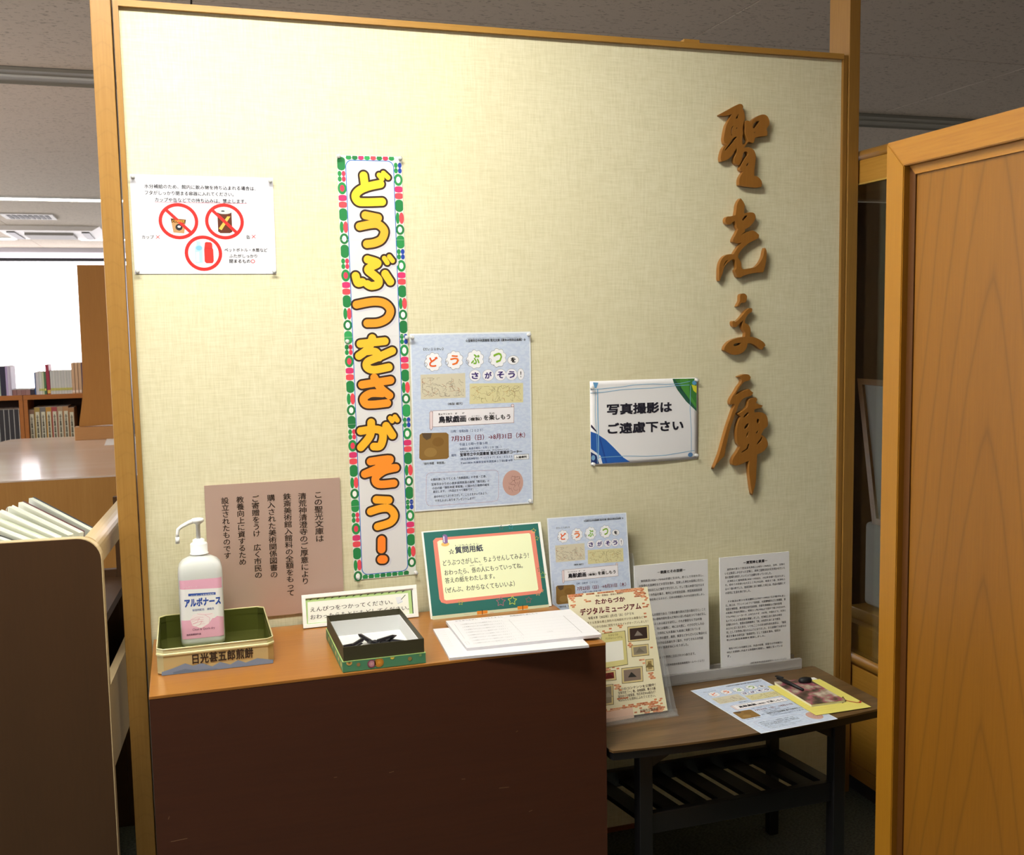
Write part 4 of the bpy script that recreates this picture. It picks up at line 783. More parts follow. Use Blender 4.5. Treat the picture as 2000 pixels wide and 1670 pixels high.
  ('p','printed_picture',[(0.4,86.9),(91.8,87.5),(91.0,128.0),(-0.0,128.0)],'efb3cc',1),
  ('p','printed_picture',[(19.6,84.4),(26.9,75.1),(45.7,72.8),(66.6,75.9),(71.6,79.8),(66.2,87.7),(57.9,98.2),(41.6,106.7),(24.4,99.3)],'fbeef2',3),
  ('l','printed_picture',[(20.9,86.0),(34.7,81.6),(47.9,83.6)],0.6,'e79bb6',4),
  ('l','printed_picture',[(22.0,91.3),(35.7,87.5),(47.7,88.7)],0.6,'e79bb6',4),
  ('l','printed_picture',[(24.5,96.7),(38.2,92.3),(48.9,93.3)],0.6,'e79bb6',4),
  ('l','printed_picture',[(31.0,102.0),(42.0,97.3),(50.0,97.4)],0.6,'e79bb6',4),
  ('l','printed_picture',[(35.0,74.5),(50.8,78.2),(66.6,77.1)],0.6,'e79bb6',4),
  ('l','printed_picture',[(50.8,78.2),(61.0,85.8),(59.3,96.9)],0.6,'e79bb6',4),
  ('l','printed_picture',[(20.8,87.4),(39.9,85.0),(34.2,91.6)],0.7,'e59ab4',4),
  ('l','printed_picture',[(24.6,95.0),(45.0,91.2),(39.3,99.3)],0.7,'e59ab4',4),
  ('l','printed_picture',[(18.6,32.0),(75.4,33.7)],5.5,'2b4fa8',3),
  ('t','printed_text','アルボース手指消毒剤',23.4,32.4,48.6,3.6,'e8ecf6',0.01),
  ('t','printed_text','アルボナース',9.9,40.0,75.7,18.4,'2b4fa8',0.05),
  ('t','printed_text','保湿剤配合\u3000速乾性',25.2,63.4,45.7,5.1,'4a62a8',0.01),
  ('t','printed_text','Clean & Quick-dry',23.9,105.8,46.7,6.3,'7a3a5c',0.01),
  ('t','printed_text','指定医薬部外品',11.1,116.6,30.0,4.1,'6a3a5a',0.02),
  ('t','printed_text','アルボナース',9.4,13.5,28.2,3.3,'f7dbe6',0.01),
 ],
 'tin':[
  ('t','printed_text','日光甚五郎煎餅',59.3,15.4,117.4,21.0,'33241a',0.03),
  ('p','printed_picture',[(0.9,45.2),(22.8,40.0),(22.2,52.5),(0.5,52.5)],'7f8ea6',1),
  ('p','printed_picture',[(22.8,40.0),(45.4,32.8),(44.3,52.6),(22.2,52.5)],'7f8ea6',1),
  ('p','printed_picture',[(45.4,32.8),(59.8,39.3),(59.1,52.6),(44.3,52.6)],'7f8ea6',1),
  ('p','printed_picture',[(59.8,39.3),(77.3,36.1),(76.4,52.6),(59.1,52.6)],'7f8ea6',1),
  ('p','printed_picture',[(77.3,36.1),(96.7,45.1),(96.3,52.6),(76.4,52.6)],'7f8ea6',1),
  ('p','printed_picture',[(96.7,45.1),(111.9,37.7),(111.2,52.6),(96.3,52.6)],'7f8ea6',1),
  ('p','printed_picture',[(111.9,37.7),(131.4,45.4),(131.0,52.6),(111.2,52.6)],'7f8ea6',1),
  ('p','printed_picture',[(131.4,45.4),(146.7,38.0),(146.0,52.6),(131.0,52.6)],'7f8ea6',1),
  ('p','printed_picture',[(146.7,38.0),(161.3,45.0),(160.9,52.6),(146.0,52.6)],'7f8ea6',1),
  ('p','printed_picture',[(161.3,45.0),(184.1,38.5),(183.4,52.6),(160.9,52.6)],'7f8ea6',1),
  ('p','printed_picture',[(184.1,38.5),(215.9,45.5),(215.5,52.6),(183.4,52.6)],'7f8ea6',1),
  ('p','printed_picture',[(22.4,47.9),(44.8,44.0),(44.4,51.0),(22.2,51.0)],'68788f',2),
  ('p','printed_picture',[(44.8,44.0),(66.7,49.3),(66.6,51.0),(44.4,51.0)],'68788f',2),
  ('p','printed_picture',[(66.7,49.3),(89.0,49.4),(88.9,51.0),(66.6,51.0)],'68788f',2),
  ('p','printed_picture',[(89.0,49.4),(106.3,50.2),(106.3,51.0),(88.9,51.0)],'68788f',2),
 ],
 'answers':[
  ('t','printed_text','この鳥獣のなかにかくれた動物をさがしてみよう（\u3000\u3000\u3000\u3000）',24.8,37.8,114.1,6.6,'85858e',0),
  ('l','printed_picture',[(22.1,49.6),(283.8,53.1)],0.25,'909098',2),
  ('t','printed_text','この鳥獣のなかにかくれた動物をさがしてみよう（\u3000\u3000\u3000\u3000）',24.2,59.4,113.4,6.4,'85858e',0),
  ('l','printed_picture',[(21.5,70.5),(283.3,76.5)],0.25,'909098',2),
  ('t','printed_text','この鳥獣のなかにかくれた動物をさがしてみよう（\u3000\u3000\u3000\u3000）',23.5,80.6,112.7,6.3,'85858e',0),
  ('l','printed_picture',[(20.9,91.0),(282.7,99.5)],0.25,'909098',2),
  ('t','printed_text','この鳥獣のなかにかくれた動物をさがしてみよう（\u3000\u3000\u3000\u3000）',22.9,101.4,112.1,6.2,'85858e',0),
  ('l','printed_picture',[(20.3,111.2),(282.2,122.1)],0.25,'909098',2),
  ('t','printed_text','この鳥獣のなかにかくれた動物をさがしてみよう（\u3000\u3000\u3000\u3000）',22.3,121.9,111.4,6.1,'85858e',0),
  ('l','printed_picture',[(19.7,131.0),(281.6,144.2)],0.25,'909098',2),
  ('t','printed_text','この鳥獣のなかにかくれた動物をさがしてみよう（\u3000\u3000\u3000\u3000）',21.7,141.9,110.8,6.0,'85858e',0),
  ('l','printed_picture',[(19.2,150.5),(281.1,166.0)],0.25,'909098',2),
  ('t','printed_text','この鳥獣のなかにかくれた動物をさがしてみよう（\u3000\u3000\u3000\u3000）',21.1,161.7,110.2,5.9,'85858e',0),
  ('l','printed_picture',[(18.6,169.6),(280.6,187.3)],0.25,'909098',2),
  ('t','printed_text','この鳥獣のなかにかくれた動物をさがしてみよう（\u3000\u3000\u3000\u3000）',20.6,181.0,109.6,5.8,'85858e',0),
  ('l','printed_picture',[(18.1,188.4),(280.1,208.3)],0.25,'909098',2),
  ('t','printed_text','どうぶつさがし\u3000しつもんようし\u3000\u3000鳥獣戯画を楽しもう',19.7,7.6,193.7,8.2,'505058',0.01),
  ('l','printed_picture',[(137.3,39.2),(136.1,163.0)],0.4,'8a8a92',2),
  ('l','printed_picture',[(264.5,49.4),(261.4,185.0)],0.7,'55555c',2),
  ('l','printed_picture',[(12.9,33.3),(10.0,145.6)],0.4,'8a8a92',2),
  ('l','printed_picture',[(5.3,168.0),(12.1,167.4),(11.8,185.1),(5.9,186.0),(5.3,168.0)],0.4,'9a9aa0',2),
  ('t','printed_text','こたえ',191.4,151.5,13.3,7.4,'a0a0a6',0),
 ],
}
# ------------------------------------------------------------------ shared materials
M_POST = wood('post_wood', 'a98040', '946a2e', 'Z', 7, 60, .42, cath=('X', -.035, .045, 60.0, .13))
M_POST2 = wood('post_wood_right', '98702f', '7f5722', 'Z', 7, 60, .42)
M_RAIL = wood('rail_wood', 'b2863e', '9c702f', 'X', 7, 60, .38)
M_DESK = wood('desk_top_wood', 'a66f30', '8f5a22', 'X', 6, 50, .3, coat=.15)
M_DESKF = wood('desk_front_wood', '4b240e', '3c1a08', 'X', 5, 40, .5, contrast=.7)
M_PART = wood('screen_panel_wood', '83540c', '734808', 'Z', 14, 60, .42, cath=('Y', .2, .25, 44.0, .36), contrast=.8)
M_PARTF = wood('screen_frame_wood', '9b6a16', '8a5c11', 'Z', 8, 60, .38, contrast=.8)
M_PARTT = wood('screen_rail_wood', 'a06e22', '885718', 'Y', 12, 60, .38, cath=None, contrast=1.2)
M_RACK = wood('rack_wood', '472d14', '3b250e', 'Z', 8, 60, .45, contrast=.7)
M_RACKL = wood('rack_edge_wood', 'd8c198', 'cab184', 'Y', 8, 60, .4, contrast=.7)
M_COFF = wood('low_table_wood', '745937', '523c22', 'X', 26, 60, .33, coat=.1, contrast=1.8)
M_BLK = flat('131213', .35)
M_BOOKC = wood('bookcase_wood', 'b5702e', 'a05f24', 'X', 6, 50, .45)
M_DARK = flat('241a14', .8)
M_CARR = wood('carrel_wood', 'b47e34', 'a36c28', 'Z', 8, 60, .45, contrast=.7)
M_TBLT = wood('reading_table_top', 'ecdccf', 'dfc8b6', 'X', 6, 40, .22, coat=.4)
M_TBLF = wood('reading_table_front', 'bf8c48', 'ad7838', 'Z', 12, 60, .45)
M_CASE = wood('case_wood', 'b08136', '96691f', 'Y', 7, 60, .4)
M_PAPER = flat('eeeef0', .65)
M_CLR = glass('fbfdfd', .2, 1.2)
M_CLR.node_tree.nodes['Principled BSDF'].inputs['Transmission Weight'].default_value = .45
def acrylic(col, alpha, key):
    m, N, L, B = newmat(key); B.inputs['Base Color'].default_value = lin(col); B.inputs['Roughness'].default_value = .08
    B.inputs['Alpha'].default_value = alpha; B.inputs['Coat Weight'].default_value = .6; B.inputs['Coat Roughness'].default_value = .05; return m

# ------------------------------------------------------------------ room shell
CEIL = 2.5
X0, X1, Y0, Y1 = -4.4, 7.0, -5.0, 14.2
carpet = speckle('carpet', '585f57', '434943', 260, .5, .98, .6)
struct(MB().box((X0, Y0, -.06), (X1, Y1, 0), carpet), 'floor')
ceil_m = speckle('ceiling_board', 'd6c8b8', 'aea090', 95, .38, .95, .35)
tile = MB()   # ceiling slab above the boards
struct(tile.box((X0, Y0, CEIL + .02), (X1, Y1, CEIL + .14), flat('3a3632', .9)), 'ceiling')
ceiling = bpy.data.objects['ceiling']
def board(a, b):
    MB().box((a[0] + .0035, a[1] + .0035, CEIL), (b[0] - .0035, b[1] - .0035, CEIL + .02), ceil_m).obj('ceiling_board', ceiling)
xs = [X0, -3.42, -1.62, .185, 2.19, 3.985, 5.6, X1]
for j, (ya, yb) in enumerate([(Y0, -3.3), (-3.3, -1.75), (-1.75, 1.63), (1.63, 2.76), (3.1, 5.0), (5.0, 7.4), (7.7, 9.6), (9.6, 11.4), (11.7, Y1)]):
    for i in range(len(xs) - 1):
        if yb - ya > 2.2 and ya < 0:
            board((xs[i], ya), (xs[i + 1], -1.02)); board((xs[i], -.70), (xs[i + 1], yb))
            if not (-1.62 <= xs[i] < .2 or xs[i] < -3.4): board((xs[i], -1.02), (xs[i + 1], -.70))
        else: board((xs[i], ya), (xs[i + 1], yb))
wallm = flat('b9b2a4', .9, bump=.1)
struct(MB().box((X0, Y0 - .1, 0), (X1, Y0, CEIL), wallm), 'wall_near')
struct(MB().box((X0 - .1, Y0, 0), (X0, Y1, CEIL), wallm), 'wall_left')
struct(MB().box((X1, Y0, 0), (X1 + .1, Y1, CEIL), wallm), 'wall_right')
far = MB(); far.box((X0, Y1, 0), (X1, Y1 + .1, .4), wallm); far.box((X0, Y1, 2.42), (X1, Y1 + .1, CEIL), wallm)
struct(far, 'wall_far')
# window with drawn roller blinds glowing with daylight
wn = struct(MB().box((X0, Y1 + .03, .4), (X1, Y1 + .05, 2.42), emit('fdf6fb', BLIND)), 'window_1')
MB().box((X0, Y1 - .05, 2.395), (X1, Y1 + .02, 2.44), flat('2a2728', .6)).obj('blind_rail', wn)
# unseen glowing blinds added on the left wall as fill light
w2 = struct(MB().box((X0 + .004, -3.6, 1.0), (X0 + .012, 12.5, 2.3), emit('fdf8fb', BLIND * 1.1)), 'added_fill_window')
MB().box((X0 + .001, -3.66, .95), (X0 + .03, 12.56, .998), flat('d8d2cc', .5)).obj('fill_window_sill', w2)
# soffit in front of the window
struct(MB().box((X0, Y1 - 1.2, 2.44), (X1, Y1 - .06, 2.5), flat('c9c4cc', .8)), 'trim_1')

# ------------------------------------------------------------------ ceiling fittings
def strip_light(x0, x1, y0, y1, power, label, lit=True):
    t = thing('ceiling_light', label, 'ceiling light', ((x0 + x1) / 2, (y0 + y1) / 2, CEIL))
    hs = flat('d8d6d0', .5)
    h = MB(); h.box((x0, y0, CEIL - .012), (x1, y0 + .02, CEIL + .019), hs); h.box((x0, y1 - .02, CEIL - .012), (x1, y1, CEIL + .019), hs)
    h.box((x0, y0, CEIL - .012), (x0 + .02, y1, CEIL + .019), hs); h.box((x1 - .02, y0, CEIL - .012), (x1, y1, CEIL + .019), hs)
    h.obj('frame', t)
    MB().box((x0 + .021, y0 + .021, CEIL - .004), (x1 - .021, y1 - .021, CEIL + .012), emit('fffbee' if power > 15 else 'f6f2ff', power) if lit else flat('a09c90', .5)).obj('diffuser', t)
    return t
strip_light(-.62, .68, -1.0, -.72, LAMP_NEAR, 'recessed fluorescent ceiling light above the display corner, in front of the panel')
strip_light(-4.25, -3.45, -1.0, -.72, LAMP_NEAR * .5, 'added unseen fill light in the ceiling off to the left of the display corner')  # unseen lamp added to brighten the fronts in the left background
strip_light(-4.2, -2.3, 4.3, 4.55, LAMP_NEAR * .5, 'added fill light out of view above the left of the reading table')  # unseen lamp added to brighten the reading table top
strip_light(X0 + .1, 5.6, 7.42, 7.62, LAMP_FAR, 'long lit fluorescent strip in the ceiling, nearer of the two bright strips')
strip_light(X0 + .1, -1.75, 11.42, 11.66, LAMP_FAR, 'bright strip light in the ceiling left of the air conditioner')
strip_light(-1.05, 5.6, 11.42, 11.66, LAMP_FAR, 'bright strip light in the ceiling right of the air conditioner')
# unlit lighting channel running over the panel
ch = thing('ceiling_channel', 'unlit recessed lighting channel crossing the ceiling behind the tall panel', 'ceiling light', (.5, 2.93, CEIL))
cm = flat('8d897e', .55); mb = MB()
mb.prism([(2.765, CEIL), (2.78, CEIL - .012), (2.8, CEIL), (2.86, CEIL + .018), (3.0, CEIL + .018), (3.06, CEIL), (3.08, CEIL - .008), (3.095, CEIL)], X0 + .1, X1 - .1, cm, 'X')
mb.obj('reflector', ch)
MB().tube([(X0 + .2, 2.93, CEIL + .004), (X1 - .2, 2.93, CEIL + .004)], .012, flat('b8b6ac', .4), 8).obj('tube', ch)
for x in (3.70, 3.83):
    mb = MB(); mb.tube([(x, 2.85, CEIL - .004), (x + .03, 2.85, CEIL - .02), (x + .05, 2.86, CEIL - .004)], .006, flat('3a3632', .5), 6); mb.obj('lamp_clip', ch)
# ventilation grille
v = thing('ceiling_vent', 'small slotted air vent in the ceiling between the bright strips', 'vent', (-1.28, 8.95, CEIL))
MB().box((-1.52, 8.72, CEIL - .012), (-1.05, 9.2, CEIL - .002), flat('c6c2bc', .5)).obj('frame', v)
for i in range(8): MB().box((-1.47 + i * .049, 8.8, CEIL - .016), (-1.435 + i * .049, 9.12, CEIL - .012), flat('1c1a1a', .6)).obj('slot', v)
# cassette air conditioner
a = thing('air_conditioner', 'white square ceiling cassette air conditioner near the windows', 'air conditioner', (-1.25, 10.6, CEIL))
am = flat('cfc9c2', .5)
mb = MB(); mb.prism([(-1.8, CEIL - .001), (-1.72, CEIL - .05), (-.78, CEIL - .05), (-.7, CEIL - .001)], 9.95, 11.1, am, 'Y'); mb.obj('body', a)
MB().box((-1.5, 10.25, CEIL - .075), (-1.0, 10.8, CEIL - .0505), flat('8d8880', .6)).obj('intake_grille', a)
for x in (-1.66, -.9): MB().box((x, 10.1, CEIL - .062), (x + .08, 10.95, CEIL - .0505), flat('3a3836', .5)).obj('louvre', a)

# ------------------------------------------------------------------ the tall panel with its posts
PW, PH = 1.7688, 1.9898
pn = thing('notice_partition', 'tall cloth covered panel in a wooden frame carrying the notices', 'partition', (.88, .02, 0))
MB().box((0, 0, .012), (PW, .03, PH), fabric_wall()).obj('cloth_panel', pn)
MB().box((-.011, -.011, 0), (-.0002, .036, PH + .0125), wood('frame_left', 'ab8240', '956b2f', 'Z', 7, 60, .42)).obj('frame_stile', pn)
MB().box((PW + .0002, -.009, 0), (PW + .0125, .036, PH + .0105), M_POST2).obj('frame_stile', pn)
MB().box((-.0001, -.011, PH + .0002), (PW + .0001, .036, PH + .0135), M_RAIL).obj('frame_rail', pn)
MB().box((0, -.004, 0), (PW, .036, .0118), wood('base_strip', '8a4f22', '743f1a', 'X')).obj('base_rail', pn)
MB().box((1.33, .036, PH - .05), (1.375, .07, PH + .035), M_RAIL, .002).obj('bracket', pn)
MB().box((-.0545, -.02, 0), (-.0145, .045, CEIL - .001), M_POST, .0012).obj('wooden_post', None, label='square wooden post at the left edge of the cloth panel', cat='post')
MB().box((1.7835, -.013, 0), (1.816, .075, CEIL - .001), M_POST2, .0012).obj('wooden_post', None, label='square wooden post at the right edge of the cloth panel', cat='post')

# ------------------------------------------------------------------ carved characters
def character(key, label, stand):
    cu = bpy.data.curves.new('c', 'CURVE'); cu.dimensions = '2D'; cu.fill_mode = 'BOTH'; cu.extrude = .0068; cu.bevel_depth = .0004; cu.resolution_u = 3
    for poly in GLYPHS[key]:
        sp = cu.splines.new('BEZIER'); sp.bezier_points.add(len(poly) - 1); sp.use_cyclic_u = True
        n = len(poly)
        for i, (bp, (x, z)) in enumerate(zip(sp.bezier_points, poly)):
            P = Vector((x / 1e4, z / 1e4, 0)); bp.co = P
            A = Vector((*poly[i - 1], 0)) / 1e4; B = Vector((*poly[(i + 1) % n], 0)) / 1e4
            d1, d2 = (P - A), (B - P); ang = d1.angle(d2) if d1.length > 0 and d2.length > 0 else 0
            if ang > 1.0: bp.handle_left_type = bp.handle_right_type = 'VECTOR'; bp.handle_left = P - d1 / 3; bp.handle_right = P + d2 / 3
            else:
                t = (d1.normalized() + d2.normalized()).normalized()
                bp.handle_left_type = bp.handle_right_type = 'FREE'; bp.handle_left = P - t * d1.length / 3; bp.handle_right = P + t * d2.length / 3
    o = bpy.data.objects.new('c', cu); me = bpy.data.meshes.new_from_object(o); bpy.data.objects.remove(o)
    me.materials.clear(); me.materials.append(wood('carved_wood', '9c6a2c', '875720', 'Z', 20, 60, .4, contrast=.8))
    xs = [v.co.x for v in me.vertices]; zs = [v.co.y for v in me.vertices]; cx = (min(xs) + max(xs)) / 2; cz = (min(zs) + max(zs)) / 2
    for v in me.vertices: x, y, z = v.co; v.co = (x - cx, -.0076 - z, y - cz)
    o = bpy.data.objects.new('wooden_character', me); C.objects.link(o); o.location = (cx, 0, cz)
    tag(o, label, 'sign letter', 'carved wooden characters on the panel')
    return o
character('sei', 'carved wooden brush style character 聖, topmost of the four on the panel', [(13935, 17960)])
character('kou', 'carved wooden brush style character 光, second from the top on the panel', [(13890, 15930)])
character('bun', 'carved wooden brush style character 文, third from the top on the panel', [(13950, 14260)])
character('ko', 'carved wooden brush style character 庫, lowest and longest of the four on the panel', [(13850, 12500)])

# ------------------------------------------------------------------ notices pinned on the panel
S1 = Sheet('paper_notice', 'white paper notice about drinks with three red circles', 'notice', (.0048, -.0012, 1.6478), (1, 0, 0), (0, 0, -1), 297, 210, paper=flat('d9dae4', .5, spec=.3))
S1.play(PRINTS['drink']).done()
blue = speckle('poster_blue', 'ccd9ee', 'c3d1ea', 170, .5, .55, 0)
S2 = Sheet('poster', 'large pale blue exhibition poster pinned on the panel beside the long banner', 'poster', (.6003, -.0016, 1.2994), (1, 0, 0), (-.005, 0, -1), 297, 420, paper=blue)
def poster_border(s):
    w, h = 297, 420
    for r in ((0, 0, w, 3.5), (0, h - 3, w, 3), (0, 0, 3, h), (w - 3, 0, 3, h)): s.rect('printed_border', *r, 'e6ecf4', 0)
poster_border(S2); S2.play(PRINTS['poster']).done()
def curl(x, y):
    a = max(0, (x / .297)); b = max(0, -y / .21)
    return .0035 * math.sin(PI * a) * (b ** 2) + .002 * a * a * math.sin(PI * b) + .0005
S3 = Sheet('paper_notice', 'white paper notice asking not to take photographs, blue and green corners', 'notice', (1.0507, -.0012, 1.174), (1, 0, 0), (0, 0, -1), 297, 210, paper=flat('e9e9ec', .6), deform=curl)
S3.play(PRINTS['nophoto']).done()

# long banner with bubble letters
def banner():
    s = Sheet('banner', 'long vertical paper banner with big yellow and orange bubble letters', 'banner', (.4443, -.0012, 1.7024), (1, 0, .008), (.012, 0, -1), 148, 975, paper=flat('e0e4de', .5))
    rd = random.Random(3)
    G = ['2f8f4c', '2b8248', '37a05a', '2a7a44']; R = ['e2405c', 'e8505a', 'd93a70']
    def blob(x, y, w, h, col, lay=1): s.ell('printed_border', x, y, w, h, col, lay, n=24)
    def rr(x, y, w, h, col):
        s.rect('printed_border', x, y + h * .25, w, h * .5, col, 1); blob(x, y, w, h * .5, col); blob(x, y + h * .5, w, h * .5, col)
    for x0, side in ((.3, 0), (129.5, 1)):
        y = 4 if side == 0 else 14; k = side
        while y < 958:
            t = k % 7; h = 22
            if t == 0: rr(x0, y, 18, 30, rd.choice(G)); h = 31
            elif t == 1:
                for a, b in ((0, 0), (9, 0), (0, 12), (9, 12)): blob(x0 + a, y + b, 8.8, 12, G[0] if (a + b) % 2 == 0 else ('e2405c' if side == 0 else '2a48a8'))
                h = 25
            elif t == 2: blob(x0 - 1, y, 20, 27, G[0]); blob(x0 + 4, y + 6, 10, 15, 'f2f4f0' if side else R[0], 2); h = 28
            elif t == 3: rr(x0, y, 18, 14, R[2]); rr(x0, y + 15, 18, 14, R[1]); h = 30
            elif t == 4: rr(x0, y, 18, 28, G[1]); h = 29
            elif t == 5: blob(x0, y, 9, 26, G[0]); blob(x0 + 8, y, 11, 26, R[1]); h = 27
            else: blob(x0 - 1, y, 20, 24, G[3]); blob(x0 + 4, y + 5, 10, 14, 'f4f4f0', 2); h = 25
            h = min(h, 965 - y); y += h; k += 1
    for i in range(8):
        c = (G + R)[(i * 3) % 7]; blob(20 + i * 14, 1, 13, 9, c); blob(20 + i * 14, 964, 13, 10, G[i % 4])
        s.rect('printed_border', 20 + i * 14 + 1, 1, 11, 5, c, 1); s.rect('printed_border', 20 + i * 14 + 1, 969, 11, 5, G[i % 4], 1)
    def rrect(x, y, w, h, r, col, lay, part):
        pts = []
        for cx, cy, a0 in ((x + r, y + r, PI), (x + w - r, y + r, 1.5 * PI), (x + w - r, y + h - r, 0), (x + r, y + h - r, .5 * PI)):
            for i in range(9): t = a0 + i * PI / 16; pts.append((cx + r * math.cos(t), cy + r * math.sin(t)))
        s.poly(part, pts, col, lay)
    rrect(18.5, 10, 111, 955, 15, '2f6fc0', 3, 'printed_border'); rrect(20.3, 11.8, 107.4, 951.4, 13.5, 'dedee0', 4, 'printed_field')
    for v in (188, 408, 608, 800): s.rect('sheet_seam.%d' % v, 0, v, 148, .5, 'c9cdc8', 5)
    for col, strokes in BANNER:
        ST = []
        for r, pts in strokes: ST.append((catmull(pts, 5) if len(pts) > 2 else pts, 9.0 * (r if r >= .9 else .62)))
        s.nb = getattr(s, 'nb', 0) + 1; tagn = '.%02d' % s.nb
        s.union('letter_shadow' + tagn, [([(a + 5, b + 5) for a, b in P], r + 3.3) for P, r in ST], 'd2d2dc', 6)
        s.union('letter_outline' + tagn, [(P, r + 4.3) for P, r in ST], '3a2a22', 8)
        s.union('bubble_letter' + tagn, ST, col, 10)
    return s.done()
banner()

# metal plaque fixed to the wall
S5 = Sheet('plaque', 'brushed pinkish metal plaque with engraved vertical text, behind the hand sanitiser', 'plaque', (.1263, -.0022, .9722), (1, 0, 0), (0, 0, -1), 300, 310, t=.0018, paper=flat('cdb0a2', .36, .35))
S5.play(PRINTS['plaque']).done()

# clear push pins
def pins():
    def make():
        mb = MB(); mb.lathe([(.0012, 0), (.0045, .0004), (.0045, .0018), (.0022, .003), (.0022, .007), (.0042, .0085), (.0042, .0095), (.0015, .0102)], (0, 0, 0), M_CLR, 16)
        o = mb.obj('pushpin'); o.rotation_euler = (PI / 2, 0, 0)
        MB().tube([(0, 0, -.0016), (0, 0, .004)], .0005, flat('b8b8b8', .3, 1), 6).obj('pin_needle', o, local=True)
        return o
    o0 = make(); first = True
    L = [(.011, 1.642, 'at the top left corner of the drinks notice'), (.296, 1.641, 'at the top right corner of the drinks notice'), (.0105, 1.4435, 'at the bottom left corner of the drinks notice'), (.297, 1.4435, 'at the bottom right corner of the drinks notice'),
         (.448, 1.699, 'at the top left corner of the long banner'), (.588, 1.699, 'at the top right corner of the long banner'), (.4605, .734, 'at the bottom left corner of the long banner'), (.599, .7335, 'at the bottom right corner of the long banner'),
         (.454, 1.285, 'halfway down the left edge of the long banner'), (.5925, 1.291, 'halfway down the right edge of the long banner'),
         (.605, 1.291, 'at the top left corner of the large blue poster'), (.892, 1.2925, 'at the top right corner of the large blue poster'), (.889, .886, 'at the bottom right corner of the large blue poster'),
         (1.055, 1.158, 'at the top left corner of the no photography notice'), (1.343, 1.168, 'at the top right corner of the no photography notice'), (1.343, .974, 'at the bottom right corner of the no photography notice'), (1.056, .9675, 'at the bottom left corner of the no photography notice'),
         (1.435, 1.4715, 'alone in the cloth, right of the second wooden character')]
    for x, z, w in L:
        if first: o = o0; first = False
        else:
            o = o0.copy(); C.objects.link(o)
            for c in o0.children: d = c.copy(); C.objects.link(d); d.parent = o
        y = -.002 if w.startswith('at the') and 'no photography' not in w else -.0022
        o.location = (x, y if 'alone' not in w else -.0001, z)
        tag(o, 'small clear pushpin ' + w, 'pushpin', 'clear pushpins on the panel')
pins()

# ------------------------------------------------------------------ desk in front of the panel
DX0, DX1, DY, DH = .0046, .9237, -.3895, .6385
d = thing('display_desk', 'low wooden desk with a plain dark front, under the panel', 'desk', (.46, -.2, 0))
MB().box((DX0, DY, DH - .006), (DX1, -.0125, DH), M_DESK, .0008).obj('desk_top', d)
MB().box((DX0 + .0004, DY + .0004, 0), (DX1 - .0004, DY + .018, DH - .0062), M_DESKF).obj('front_panel', d)
for x in (DX0 + .0004, DX1 - .0184): MB().box((x, DY + .0182, 0), (x + .018, -.0125, DH - .0062), M_DESKF).obj('side_panel', d)
sc = MB(); rd = random.Random(5)
for (x, z, l, a) in ((.68, .354, .022, -.05), (.745, .292, .008, .3), (.45, .423, .01, .1), (.34, .43, .006, .0), (.03, .352, .03, .05), (.028, .397, .006, 1.2), (.72, .47, .004, .4), (.60, .386, .008, -.1)):
    c, s_ = math.cos(a), math.sin(a); h = .0009
    sc.add([(x, DY + .0003, z), (x + l * c, DY + .0003, z + l * s_), (x + l * c - h * s_, DY + .0003, z + l * s_ + h * c), (x - h * s_, DY + .0003, z + h * c)], [(0, 1, 2, 3)], flat('8a6a4c', .8))
sc.obj('scratch_marks', d)

